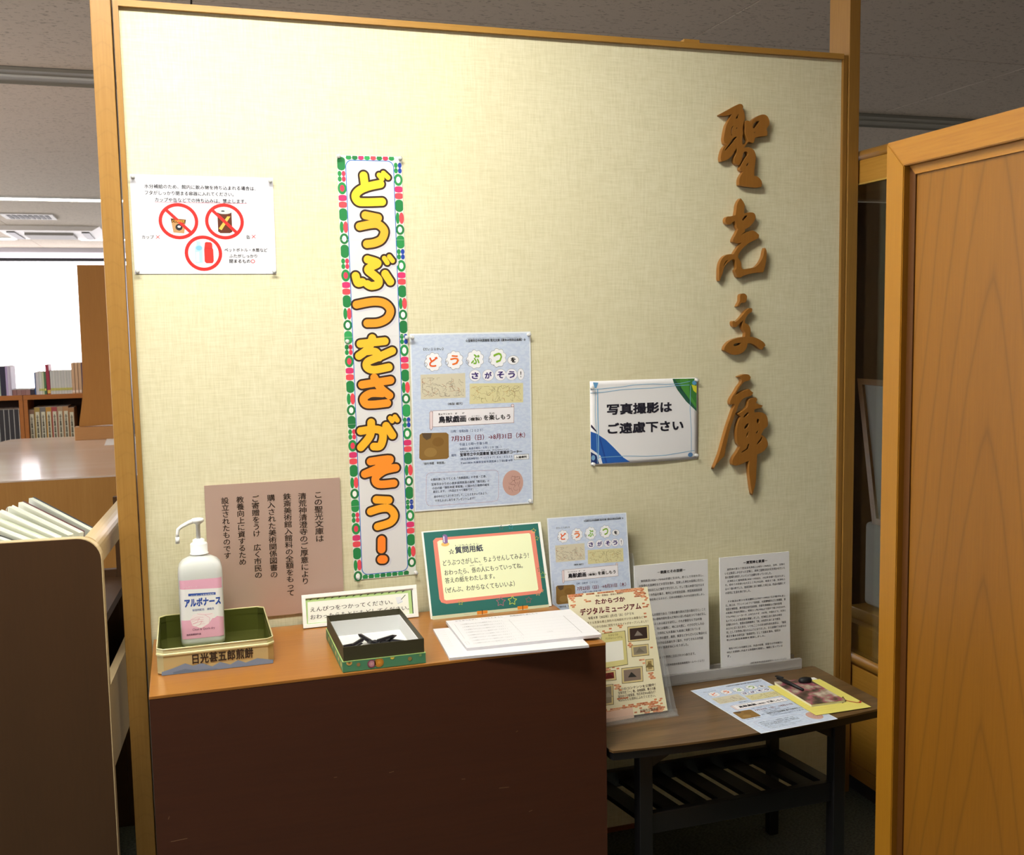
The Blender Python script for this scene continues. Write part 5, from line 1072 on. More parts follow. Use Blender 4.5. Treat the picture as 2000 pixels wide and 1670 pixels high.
# tin tray
def tin():
    z0, z1 = DH, DH + .0535
    t = thing('biscuit_tin', 'open pale gold biscuit tin with a mountain print and dark green inside', 'tin', (.13, -.14, DH))
    def ring(x0, x1, y0, y1, c, z): return [(x0 + c, y0, z), (x1 - c, y0, z), (x1, y0 + c, z), (x1, y1 - c, z), (x1 - c, y1, z), (x0 + c, y1, z), (x0, y1 - c, z), (x0, y0 + c, z)]
    gold = flat('cdbf8c', .3, .35); inn = flat('767b40', .22, .7); rim = flat('e6dfae', .25, .3)
    X = (.0165, .2445, -.2765, -.0135)
    def R(o, z, c=.012): return ring(X[0] + o, X[1] - o, X[2] + o, X[3] - o, c, z)
    mb = MB(); mb.loft([R(.004, z0 + .0002), R(.0015, z0 + .003), R(.0015, z0 + .0385)], gold, False, True); mb.obj('tin_base', t)
    mb = MB(); mb.loft([R(.0015, z0 + .0386), R(0, z0 + .0395), R(0, z0 + .0425), R(.002, z0 + .0435), R(.002, z1 - .002), R(.0035, z1 - .002)], rim, False, False)
    mb.obj('tin_collar', t)
    mb = MB(); mb.loft([R(.0036, z1 - .002), R(.0036, z0 + .0388), R(.0045, z0 + .0386)], inn, False, False)
    mb.loft([R(.0045, z0 + .0387), R(.0045, z0 + .040)], inn, False, False)
    mb.obj('inner_wall', t)
    # floor of the tin: sits low, so the base is a hollow shell seen from inside
    b = [o for o in bpy.data.objects if o.name.startswith('tin_base')][0]; bpy.data.objects.remove(b)
    mb = MB(); mb.loft([R(.004, z0 + .0002), R(.0015, z0 + .003), R(.0015, z0 + .0386)], gold, False, False)
    mb.add(R(.004, z0 + .0002), [tuple(range(8))[::-1]], gold); mb.obj('tin_body', t)
    mb = MB(); mb.loft([R(.0040, z0 + .0385), R(.0040, z0 + .0012)], inn, False, False); mb.add(R(.004, z0 + .0012), [tuple(range(8))], inn)
    mb.obj('tin_floor', t)
    roll = MB(); p = R(.0022, z1 - .0012); roll.tube(p + [p[0]], .0014, rim, 8); roll.obj('rolled_rim', t)
    pr = Sheet('printed_band', None, None, (X[0] + .0085, X[2] + .0006, z1), (1, 0, 0), (0, 0, -1), 216, 53, t=.0001, paper=gold)
    pr.play(PRINTS['tin'])
    bpy.data.objects.remove(pr.root)
    Mx = Matrix(((1, 0, 0, 0), (0, 0, -1, 0), (0, 1, 0, 0), (0, 0, 0, 1)))
    for nm, m in pr.parts.items():
        m.v = [(x + X[0] + .0085, X[2] + .0012 - z, y + z1 - .0002) for x, y, z in m.v]
        m.obj('tin_lettering' if nm == 'printed_text' else 'tin_mountains', t)
tin()

# sanitiser bottle
def bottle():
    cx, cy, z0 = .1085, -.0745, DH + .0013
    t = thing('sanitiser_bottle', 'clear hand sanitiser pump bottle with a pink and white label, standing in the tin', 'bottle', (cx, cy, z0))
    def ring(w, dp, z, r, n=6, dx=0):
        pts = []; r = min(r, w / 2, dp / 2)
        for sx, sy, a0 in ((1, 1, 0), (-1, 1, .5 * PI), (-1, -1, PI), (1, -1, 1.5 * PI)):
            for i in range(n + 1): a = a0 + i * PI / 2 / n; pts.append((cx + dx + sx * (w / 2 - r) + r * math.cos(a), cy + sy * (dp / 2 - r) + r * math.sin(a), z0 + z))
        return pts
    body = newmat('bottle_plastic'); m, N, L, B = body
    B.inputs['Base Color'].default_value = lin('f0f4f3'); B.inputs['Roughness'].default_value = .3; B.inputs['Transmission Weight'].default_value = .3; B.inputs['IOR'].default_value = 1.3
    mb = MB(); mb.loft([ring(.080, .052, 0, .012), ring(.089, .058, .003, .014), ring(.091, .060, .012, .014), ring(.092, .060, .15, .014), ring(.091, .060, .164, .014), ring(.085, .056, .175, .014), ring(.072, .05, .183, .016), ring(.052, .044, .189, .02), ring(.038, .038, .192, .019), ring(.036, .036, .198, .018)], m); mb.obj('bottle_body', t)
    wh = flat('e9ebea', .4)
    mb = MB(); mb.lathe([(.0195, 0), (.0195, .002), (.018, .0025), (.0178, .022), (.0165, .024), (.0125, .0245), (.0122, .031), (.0085, .033)], (cx, cy, z0 + .1955), wh, 36); mb.obj('screw_collar', t)
    mb = MB(); mb.lathe([(.0045, 0), (.0045, .032), (.007, .034), (.0125, .038), (.0135, .042), (.012, .045), (.004, .0465)], (cx, cy, z0 + .2275), wh, 24)
    P = [(cx - .004, cy, z0 + .2685), (cx - .018, cy - .001, z0 + .265), (cx - .034, cy - .003, z0 + .2575), (cx - .041, cy - .004, z0 + .252), (cx - .0425, cy - .004, z0 + .243), (cx - .043, cy - .004, z0 + .234)]
    mb.tube(P, [.0055, .0048, .004, .0038, .0036, .0034], wh, 12); mb.tube([(cx - .043, cy - .004, z0 + .236), (cx - .0432, cy - .004, z0 + .222)], .0044, wh, 14); mb.obj('pump_head', t)
    # label wraps the front
    lb = Sheet('label', None, None, (0, 0, 0), (1, 0, 0), (0, 0, -1), 91, 128, t=.0001)
    lb.play(PRINTS['label']); bpy.data.objects.remove(lb.root)
    for nm, q in lb.parts.items():
        def wrap(x, z, o):
            # x from -.0455 to .0455 around the front with rounded corners
            w, dp, r = .0922, .0602, .014; fl = w / 2 - r; ax = abs(x); s = 1 if x >= 0 else -1
            if ax <= fl: return (cx + x, cy - dp / 2 - o, z)
            a = (ax - fl) / r; a = min(a, PI / 2)
            return (cx + s * (fl + (r + o) * math.sin(a)), cy - dp / 2 + r - (r + o) * math.cos(a), z)
        # subdivide wide faces so the label bends round the corners
        bm = bmesh.new(); V = [bm.verts.new(p) for p in q.v]
        for f, mi in zip(q.f, q.mi):
            try: g = bm.faces.new([V[i] for i in f]); g.material_index = mi
            except ValueError: pass
        for i in range(0, 46):
            xc = i * .002
            if xc < .018 or xc > .073: bmesh.ops.bisect_plane(bm, geom=bm.verts[:] + bm.edges[:] + bm.faces[:], plane_co=(xc, 0, 0), plane_no=(1, 0, 0))
        for vv in bm.verts: x, y, z = vv.co; vv.co = wrap((x - .0455) * .985, y + z0 + .146, z * .8)
        me = bpy.data.meshes.new(nm); bm.to_mesh(me); bm.free()
        for mm in q.mats: me.materials.append(mm)
        me.transform(t.matrix_basis.inverted()); o = bpy.data.objects.new('label_print' if nm != 'printed_text' else 'label_text', me); C.objects.link(o); o.parent = t
bottle()

# framed pencil sign
def frame_sign():
    a = Vector((.3295, -.048, DH + .0003)); up = Vector((-.0035, .018, .0725)).normalized()
    W_, H_ = .266, .0745
    tl = a + up * H_
    s = Sheet('small_sign', 'low white framed sign about pencils, leaning on the panel behind the green box', 'sign', tl, (1, -.006, 0), -up, W_ * 1000, H_ * 1000, t=.004, paper=flat('e8e8e6', .4))
    s.play([e for e in PRINTS['pencilsign']])
    fm = flat('fbfbf8', .3); mb = MB(); b = .0085
    for x0, x1, y0, y1 in ((0, W_, -b, 0), (0, W_, -H_, -H_ + b), (0, b, -H_ + b, -b), (W_ - b, W_, -H_ + b, -b)): mb.box((x0, y0, .0041), (x1, y1, .0075), fm, .0006)
    s.done(); mb.obj('frame', s.root, local=True)
frame_sign()

# green question board
def qboard():
    bl = Vector((.6165, -.083, DH + .0003)); br = Vector((.9155, -.0775, DH + .0003)); top = Vector((.6125, -.0135, .8325))
    R_ = (br - bl).normalized(); up = (top - bl); up = (up - R_ * up.dot(R_) * .0).normalized()
    s = Sheet('sign_board', 'green chalkboard style sign with a yellow note, leaning on the panel', 'sign', bl + up * .2055, R_, -up, 300, 205.5, t=.004, paper=flat('f3f5f0', .5))
    s.play(PRINTS['question']).done()
qboard()

# pile of answer sheets: every sheet group that can be told apart is its own thing
def pile():
    pts = [('lower stack of white answer sheets, turned slightly out from under the top ones', (.5975, -.1765), (.8985, -.2), .0003, .0052, False), ('upper stack of printed white answer sheets on the desk by its right edge', (.6345, -.1462), (.9412, -.158), .0056, .0062, True)]
    for lab, tl, tr, z, t_, pr in pts:
        R_ = Vector((tr[0] - tl[0], tr[1] - tl[1], 0)); Dn = Vector((R_.y, -R_.x, 0))
        if pr: Dn = Vector((-.035, -.225, 0))
        s = Sheet('paper_stack', lab, 'paper', (tl[0], tl[1], DH + z), R_, Dn, 297, 210, t=t_, paper=flat('d8d8de', .6), group='answer sheets on the desk')
        if pr: s.play(PRINTS['answers'])
        else:
            for i in range(9): s.text('printed_text', '（　）こたえ', 4, 22 + i * 14, 18, 2.5, 'a0a0a8')
        s.done()
pile()

# pencil box: a dark box standing in its green lid
def pencil_box():
    t = thing('paper_box', 'dark olive cardboard box standing in its green patterned lid, holding short black pencils', 'box', (.45, -.26, DH))
    x0, x1, y0, y1, h = .3655, .5325, -.3845, -.1415, .0505
    dk = flat('38341e', .6); wh = flat('d8dada', .8); gr = flat('4f8a66', .5); w = .002
    lid = MB(); z0 = DH + .0002
    def walls(mb, x0, x1, y0, y1, w, z0, z1, m):
        mb.box((x0, y0, z0), (x1, y0 + w, z1), m); mb.box((x0, y1 - w, z0), (x1, y1, z1), m); mb.box((x0, y0 + w, z0), (x0 + w, y1 - w, z1), m); mb.box((x1 - w, y0 + w, z0), (x1, y1 - w, z1), m)
    walls(lid, x0, x1, y0, y1, .0016, z0, z0 + .0212, gr); lid.box((x0, y0, z0), (x1, y1, z0 + .0008), gr); lid.obj('box_lid', t)
    e = MB(); walls(e, x0 - .0001, x1 + .0001, y0 - .0001, y1 + .0001, .0018, z0 + .0213, z0 + .0222, flat('a8c878', .5)); e.obj('lid_edge', t)
    i = .0022
    bd = MB(); walls(bd, x0 + i, x1 - i, y0 + i, y1 - i, .0016, z0 + .001, z0 + h, dk); bd.box((x0 + i, y0 + i, z0 + .001), (x1 - i, y1 - i, z0 + .002), dk); bd.obj('box_body', t)
    j = i + .0017
    ln = MB(); walls(ln, x0 + j, x1 - j, y0 + j, y1 - j, .0008, z0 + .0021, z0 + h - .0135, wh); ln.box((x0 + j, y0 + j, z0 + .0021), (x1 - j, y1 - j, z0 + .003), wh); ln.obj('white_lining', t)
    # printed flowers on the lid front and left side
    pr = MB(); yf = y0 - .0004
    def disc(cx, cz, r, col, k, ring=None, n=20, clip=(DH + .001, DH + .0205)):
        vs = [(cx + r * math.cos(a), yf - k * .00006, min(max(cz + r * math.sin(a), clip[0]), clip[1])) for a in [2 * PI * q / n for q in range(n)]]
        pr.add(vs, [tuple(range(n))], flat(col, .5))
    for cx, cz, r, c1, c2, c3 in ((.3785, DH + .0195, .0058, 'd8b46a', 'c9853a', '5a6a48'), (.3965, DH + .0135, .0038, '9a7a4a', 'a8744a', 'a8744a'), (.4225, DH + .012, .0085, '8a4a5a', 'c08a98', 'd8a0a0'), (.4375, DH + .013, .0095, 'b57a28', 'd08a2a', 'e0a040'), (.4645, DH + .0205, .0045, 'd8c040', 'e8d860', 'c8b030'), (.5, DH + .013, .0042, '9a7a4a', 'b0904a', '6a8a50'), (.5215, DH + .018, .003, '7a9a5a', '8aa86a', '8aa86a')):
        disc(cx, cz, r, c1, 1); disc(cx, cz, r * .68, c2, 2); disc(cx, cz, r * .3, c3, 3)
    pr.obj('printed_flowers', t)
    pr = MB(); xl = x0 - .0004
    for k_, (cy, c) in enumerate(((-.365, 'd8c860'), (-.33, 'b08a48'), (-.29, 'd0b050'), (-.24, '8aa860'), (-.19, 'd8b860'))):
        for r, cc, o in ((.006, c, 0), (.003, 'e8e0a0', 1)):
            n = 16; vs = [(xl - o * .00006, cy - r * math.cos(a), min(DH + .02, DH + .012 + r * math.sin(a))) for a in [2 * PI * q / n for q in range(n)]]; pr.add(vs, [tuple(range(n))], flat(cc, .5))
    pr.obj('side_flowers', t)
    # short black pencils lying in the box
    def pencil():
        p = thing('short_pencil', '', 'pencil', (0, 0, 0))
        vs = MB(); bk = flat('17161c', .3)
        vs.tube([(-.022, 0, 0), (.014, 0, 0)], .0044, bk, 6, False); vs.obj('barrel', p, local=True)
        vs = MB(); vs.tube([(.014, 0, 0), (.022, 0, 0)], [.0042, .001], flat('3a3436', .5), 6, False); vs.obj('tip', p, local=True)
        return p
    p0 = pencil(); zf = z0 + .003
    L = [(.3765, -.335, .0042, 1.9, 'short black pencil at the left wall inside the box'), (.4085, -.334, .0042, .25, 'short black pencil lying furthest left of the heap'), (.4195, -.338, .0108, .75, 'short black pencil propped across the left of the heap'), (.434, -.325, .0150, 2.0, 'short black pencil lying on top of the heap in the box'), (.4505, -.328, .0042, 2.05, 'short black pencil just right of the topmost one'), (.466, -.334, .0042, 2.5, 'short black pencil in the middle right of the heap'), (.482, -.333, .0108, .2, 'short black pencil lying level near the right of the heap'), (.497, -.337, .0042, 2.4, 'short black pencil furthest right of the heap')]
    for k_, (x, y, z, a, lab) in enumerate(L):
        if k_ == 0: p = p0
        else:
            p = p0.copy(); C.objects.link(p)
            for ch_ in p0.children: q = ch_.copy(); C.objects.link(q); q.parent = p
        p.location = (x, y + .093, zf + z + .0015); p.rotation_euler = (0, -.12 if z > .01 else 0, a); tag(p, lab, 'pencil', 'short black pencils in the box')
pencil_box()

# ------------------------------------------------------------------ low slatted table
def low_table():
    zt = .40; t = thing('low_table', 'low dark wood table with a slatted shelf on black legs', 'table', (1.2, -.24, 0))
    out = [(.935, -.075), (1.649, -.073), (1.655, -.08), (1.658, -.375), (1.652, -.384)]
    n = 14
    for i in range(n + 1):
        u = i / n; x = 1.645 - u * (1.645 - .935); out.append((x, -.386 - .031 * math.sin(PI * (u * .88 + .0))))
    out += [(.9305, -.385)]
    MB().prism(out, zt - .0045, zt, M_COFF, 'Z').obj('table_top', t)
    inner = [(x + (.002 if x < 1.2 else -.002), y + (.002 if y < -.2 else -.002)) for x, y in out]
    MB().prism(inner, zt - .022, zt - .0047, M_BLK, 'Z').obj('top_edge', t)
    for x in (.94, 1.47):   # feet outline measured from the visible legs
        MB().box((x + .002, -.158, 0), (x + .028, -.134, zt - .0222), M_BLK, .002).obj('leg', t)
    for x in (1.002, 1.5):
        MB().box((x + .002, -.382, 0), (x + .034, -.352, zt - .0222), M_BLK, .002).obj('leg', t)
    # brackets at the leg heads
    for x, s_ in ((1.5, -1), (1.036, 1)):
        MB().prism([(x, zt - .0225), (x + s_ * .05, zt - .0225), (x + s_ * .045, zt - .036), (x, zt - .06)], -.376, -.358, M_BLK, 'Y').obj('corner_bracket', t)
    MB().box((1.034, -.374, .185), (1.503, -.356, .232), M_BLK, .002).obj('front_rail', t)
    MB().box((.969, -.153, .195), (1.473, -.137, .236), M_BLK, .002).obj('rear_rail', t)
    MB().prism([(1.498, -.357), (1.53, -.357), (1.502, -.135), (1.474, -.135)], .196, .222, M_BLK, 'Z').obj('side_rail', t)
    k = 0
    for i in range(7):
        x = .985 + i * .0715
        xa = x + .035; y0_, y1_ = -.356, -.153
        MB().prism([(xa, y0_), (xa + .042, y0_), (x + .04, y1_), (x - .002, y1_)], .2035, .215, M_BLK, 'Z').obj('slat', t)
low_table()

# tiered acrylic leaflet stand with two piles of leaflets
def leaflet_stand():
    st = thing('leaflet_stand', 'clear acrylic two tier leaflet stand at the right end of the desk', 'stand', (1.05, -.15, .40))
    ac = _m.setdefault('ac1', acrylic('c8ccce', .16, 'clear_stand'))
    def slab(pts, th, name):  # pts: four corners, thickness along +y
        P = [Vector(p) for p in pts]; n = (P[1] - P[0]).cross(P[3] - P[0]).normalized() * th
        vs = [p[:] for p in P] + [(p + n)[:] for p in P]
        MB().add(vs, [(0, 1, 2, 3), (7, 6, 5, 4), (0, 4, 5, 1), (1, 5, 6, 2), (2, 6, 7, 3), (3, 7, 4, 0)], ac).obj(name, st)
    zb = .4006
    # base plate
    MB().box((.928, -.268, zb), (1.158, -.06, zb + .002), ac).obj('base_plate', st)
    # front pocket: back plate, toe, two cheeks
    slab([(.930, -.236, zb + .003), (1.156, -.236, zb + .003), (1.156, -.155, .60), (.930, -.155, .60)], -.002, 'back_plate')
    slab([(.930, -.262, zb + .003), (.930, -.236, zb + .003), (.930, -.175, .55), (.930, -.195, .53)], -.002, 'pocket_cheek')
    slab([(1.1545, -.262, zb + .003), (1.1545, -.236, zb + .003), (1.1545, -.17, .56), (1.1545, -.197, .53)], .002, 'pocket_cheek')
    MB().box((.932, -.2645, zb + .0022), (1.156, -.262, zb + .016), ac).obj('toe_lip', st)
    # rear pocket
    slab([(.930, -.069, .545), (1.15, -.069, .545), (1.15, -.034, .74), (.930, -.034, .74)], -.002, 'back_plate')
    slab([(1.147, -.105, .545), (1.147, -.071, .545), (1.147, -.036, .735), (1.147, -.072, .66)], .002, 'pocket_cheek')
    slab([(.928, -.105, .545), (.928, -.071, .545), (.928, -.036, .735), (.928, -.072, .66)], -.002, 'pocket_cheek')
    MB().box((.930, -.106, .5435), (1.15, -.068, .545), ac).obj('shelf_plate', st)
    MB().box((.930, -.0665, zb + .0022), (1.15, -.0645, .5433), ac).obj('riser_plate', st)
    # leaflets
    a = Vector((.9225, -.031, .8452)); b = Vector((.9262, -.0755, .5475))
    s = Sheet('leaflet_stack', 'pale blue exhibition leaflets standing in the rear tier of the acrylic stand', 'leaflet', a, (1, -.0, -.006), b - a, 297, 420, t=.002, paper=blue, k=.7071)
    poster_border(s); s.play(PRINTS['poster']).done()
    a = Vector((.9345, -.1325, .6775)); b = Vector((.937, -.240, zb + .0045))
    def bow(x, y): u = -y / .297; return .006 * math.sin(PI * u) * 0.0 + (.010 * max(0, u - .8) ** 1.0 * 3 if u > .8 else 0)
    s = Sheet('leaflet_stack', 'orange brick patterned museum leaflets in the front tier of the acrylic stand', 'leaflet', a, (1, .0, -.0), b - a, 207, 292, t=.003, paper=flat('eee8c8', .5))
    s.play(PRINTS['museum']).done()
leaflet_stand()

# two text boards in acrylic block stands
def text_board(x, key, lab, standlab):
    ac = _m['ac2'] if 'ac2' in _m else _m.setdefault('ac2', acrylic('cfcccc', .4, 'clear_block'))
    st = thing('board_stand', standlab, 'stand', (x + .1, -.06, .40), 'acrylic board stands')
    MB().box((x - .012, -.0825, .4004), (x + .232, -.035, .4055), ac, .0006).obj('base_block', st)
    MB().box((x - .012, -.0825, .4058), (x + .232, -.0715, .4275), ac, .0006).obj('front_lip', st)
    MB().box((x - .012, -.046, .4058), (x + .232, -.036, .4275), ac, .0006).obj('rear_lip', st)
    dy = (.4275 - .4065)
    a = Vector((x, -.0555, .7125)); b = Vector((x + .001, -.067, .4235))
    s = Sheet('text_board', lab, 'sign', a, (1, 0, -.002), b - a, 205, 287, t=.004, paper=flat('e6e6e8', .6))
    s.play(PRINTS[key]).done()
text_board(1.1415, 'board_a', 'white text board on the low table, left one of the two, partly behind the leaflets', 'clear acrylic block stand holding the left text board')
text_board(1.3805, 'board_b', 'white text board on the low table, right one of the two with the longer text', 'clear acrylic block stand holding the right text board')

# papers, notebook and pen on the table
def table_papers():
    tl, tr, bl_ = Vector((1.2608, -.1285, .4006)), Vector((1.4677, -.1147, .4006)), Vector((1.2829, -.4297, .4006))
    s = Sheet('leaflet', 'pale blue exhibition leaflet lying flat over the front edge of the low table', 'leaflet', tl, tr - tl, bl_ - tl, 297, 420, paper=blue, k=.7071, t=.0004)
    poster_border(s); s.play(PRINTS['poster']).done()
    s = Sheet('paper_sheet', 'small white paper sheet under the yellow one, by the notebook', 'paper', (1.535, -.155, .4014), (1, .02, 0), (0, -1, 0), 66, 120, t=.0003, paper=M_PAPER); s.done()
    s = Sheet('paper_sheet', 'yellow paper sheet under the notebook on the low table', 'paper', (1.4535, -.172, .4022), (1, .0, 0), (.018, -1, 0), 152, 207, t=.0004, paper=flat('e6db74', .6))
    for i in range(6): s.rect('printed_lines', 8, 120 + i * 13, 60, .5, 'c9bc50', 2)
    s.done()
    t = thing('notebook', 'notebook with a mottled pink and brown cover and a black elastic', 'notebook', (1.52, -.26, .4028))
    a, b, c_, d_ = (1.4765, -.1675), (1.4735, -.331), (1.5645, -.3335), (1.5672, -.1735)
    pg = MB().prism([a, b, c_, d_], .403, .4085, flat('e8e6cc', .7), 'Z'); pg.obj('pages', t)
    m, N, L, B = newmat('mottled_cover'); tc = N.new('ShaderNodeTexCoord'); n = N.new('ShaderNodeTexNoise'); n.inputs['Scale'].default_value = 28; n.inputs['Detail'].default_value = 3; L.new(tc.outputs['Object'], n.inputs[0])
    L.new(mixramp(N, L, n.outputs['Fac'], [(.36, '3f2f2c'), (.44, '6a5548'), (.5, 'a8506c'), (.56, '9c8a78'), (.66, 'cfc2b4')]), B.inputs['Base Color']); B.inputs['Roughness'].default_value = .3
    MB().prism([(a[0] - .001, a[1] + .001), (b[0] - .001, b[1] - .001), (c_[0] + .001, c_[1] - .001), (d_[0] + .001, d_[1] + .001)], .4086, .4094, m, 'Z').obj('cover', t)
    ink_ = flat('0d0c10', .5)
    p = thing('pen', 'black pen lying on the left of the notebook', 'pen', (1.50, -.21, .4095))
    MB().tube([(1.4935, -.1545, .4142), (1.497, -.19, .4142), (1.5045, -.25, .4130)], [.0046, .005, .0035], ink_, 10).obj('barrel', p)
    MB().tube([(1.490, -.1475, .4155), (1.4955, -.152, .4175), (1.4985, -.172, .4195)], .0016, ink_, 8).obj('clip', p)
    e = MB(); vs = []
    e.lathe([(.004, 0), (.017, .001), (.019, .005), (.016, .010), (.006, .013)], (1.5465, -.196, .4096), ink_, 20, 1, .62); e.obj('oval_case', None, label='small black oval object lying on the notebook by its far edge', cat='case', origin=(1.5465, -.196, .4096))
    s = MB(); s.tube([(1.556, -.336, .4036), (1.5725, -.325, .4040), (1.577, -.308, .4062), (1.5725, -.312, .4062)], .0011, flat('8a7a50', .5), 6)
    s.tube([(1.5725, -.325, .4040), (1.588, -.345, .4036), (1.5965, -.348, .4036)], .0009, flat('b0603a', .5), 6); s.tube([(1.5955, -.3478, .4046), (1.600, -.3462, .4046)], .0022, flat('c03a30', .5), 8)
    s.obj('cord', None, label='thin bookmark cord with a red end beside the notebook', cat='cord', origin=(1.575, -.33, .403))
table_papers()

# ------------------------------------------------------------------ wooden screen on the right, nearest the viewer
def screen():
    X, yf, zt, w, g = 1.334, -.75, 1.632, .0475, .0165; yn = -1.72
    t = thing('wooden_screen', 'tall orange wood screen with a raised frame at the right, nearest the camera', 'partition', (X + .02, -1.2, 0))
    MB().box((X + .016, yn + w + g, .08), (X + .03, yf - w - g, zt - w - g), M_PART).obj('screen_panel', t)
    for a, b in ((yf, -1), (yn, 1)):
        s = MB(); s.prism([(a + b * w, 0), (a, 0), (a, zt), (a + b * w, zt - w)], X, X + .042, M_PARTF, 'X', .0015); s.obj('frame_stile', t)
        s = MB(); s.prism([(a + b * (w + .0003), .081), (a + b * (w + g - .0003), .081), (a + b * (w + g - .0003), zt - w - g), (a + b * (w + .0003), zt - w)], X + .013, X + .036, wood('groove_shade_wood', '54300a', '482806', 'Z'), 'X'); s.obj('shadow_bead', t)  # bead coloured dark to stand in for the shade in the frame groove
    s = MB(); s.prism([(yf - .0003, zt), (yn + .0003, zt), (yn + w + .0003, zt - w), (yf - w - .0003, zt - w)], X, X + .042, M_PARTT, 'X', .0015); s.obj('frame_rail', t)
    MB().box((X, yn + w + .0005, 0), (X + .042, yf - w - .0005, .08), M_PARTT, .0015).obj('frame_rail', t)
    b = MB(); b.prism([(yf - w - .001, zt - w - .0003), (yn + w + .001, zt - w - .0003), (yn + w + g, zt - w - g + .0003), (yf - w - g, zt - w - g + .0003)], X + .012, X + .036, M_PARTT, 'X'); b.obj('panel_bead', t)
screen()

# ------------------------------------------------------------------ glass showcase behind the right post
def showcase():
    X = 1.822; ya, yb = -1.9, .35; xb = 2.3
    t = thing('glass_showcase', 'wooden glass fronted showcase behind the right post, with rounded rails', 'cabinet', (2.05, -.7, 0))
    MB().box((X + .012, ya, 0), (xb, yb, .045), M_DARK).obj('plinth', t)
    MB().box((X, ya, .0452), (xb, yb, .085), M_CASE).obj('skirting', t)
    MB().box((X + .002, ya, .0875), (xb, yb, .362), M_CASE).obj('base_cabinet', t)
    r = MB(); r.tube([(X - .004 + .016, ya, .38), (X - .004 + .016, yb, .38)], .0165, M_CASE, 20); r.obj('lower_rail', t)
    MB().box((X + .012, ya, .3625), (xb, yb, .3965), M_CASE).obj('sill', t)
    MB().box((X + .03, ya, .397), (X + .06, yb, .47), M_CASE).obj('inner_kerb', t)
    MB().box((X + .06, ya + .01, .397), (xb - .02, yb - .01, .41), M_CASE).obj('case_floor', t)
    MB().box((xb - .015, ya, .397), (xb, yb, 1.67), flat('66503f', .8)).obj('back_board', t)
    for y in (ya, yb - .02): MB().box((X + .03, y, .397), (xb, y + .02, 1.67), flat('66503f', .8)).obj('end_board', t)
    MB().box((X, ya, 1.674), (xb, yb, 1.733), M_CASE, .001).obj('top_fascia', t)
    MB().box((X - .002, ya, 1.6695), (X + .01, yb, 1.6738), flat('c9a858', .35, .5)).obj('glass_channel', t)
    r = MB(); r.tube([(X + .013, ya, 1.745), (X + .013, yb, 1.745)], .0155, M_CASE, 20); r.box((X + .014, ya, 1.7335), (xb, yb, 1.7605), M_CASE); r.obj('top_rail', t)
    MB().box((X + .006, ya, .3968), (X + .011, yb, 1.669), glass('e8eeee', .01, 1.45, 'cg')).obj('glass_pane', t)
    # things inside
    f = thing('picture_frame', 'wooden picture frame leaning inside the showcase', 'picture', (2.02, .0, .41))
    P = [Vector((2.0, .225, 1.142)), Vector((2.0, -.30, 1.142)), Vector((1.905, -.42, .75)), Vector((1.905, .02, .748))]
    fm = wood('picture_wood', '7a5026', '66401c', 'Y', 8, 50)
    n = Vector((1, 0, -.2)).normalized() * .018
    def bar(a, b, c_, d_, nm):
        q = [a, b, c_, d_]; vs = [p[:] for p in q] + [(p + n)[:] for p in q]
        MB().add(vs, [(0, 1, 2, 3), (7, 6, 5, 4), (0, 4, 5, 1), (1, 5, 6, 2), (2, 6, 7, 3), (3, 7, 4, 0)], fm).obj(nm, f)
    cen = sum(P, Vector()) / 4; Q = [p + (cen - p) * .085 for p in P]
    for i in range(4): bar(P[i], P[(i + 1) % 4], Q[(i + 1) % 4], Q[i], 'frame_bar')
    o = n * .5; MB().add([(q + o)[:] for q in Q], [(0, 1, 2, 3)], flat('8f8e8c', .6)).obj('mat_board', f)
    g = thing('cloth_wrapped_box', 'pale grey wrapped box low inside the showcase', 'box', (1.97, -.1, .47))
    MB().box((1.93, -.5, .50), (2.12, .09, .742), flat('a5a4a0', .8, bump=.3), .015, 3).obj('box_body', g)
    MB().box((1.89, -.51, .412), (2.13, .1, .499), M_CASE, .003).obj('wooden_base', g)
showcase()

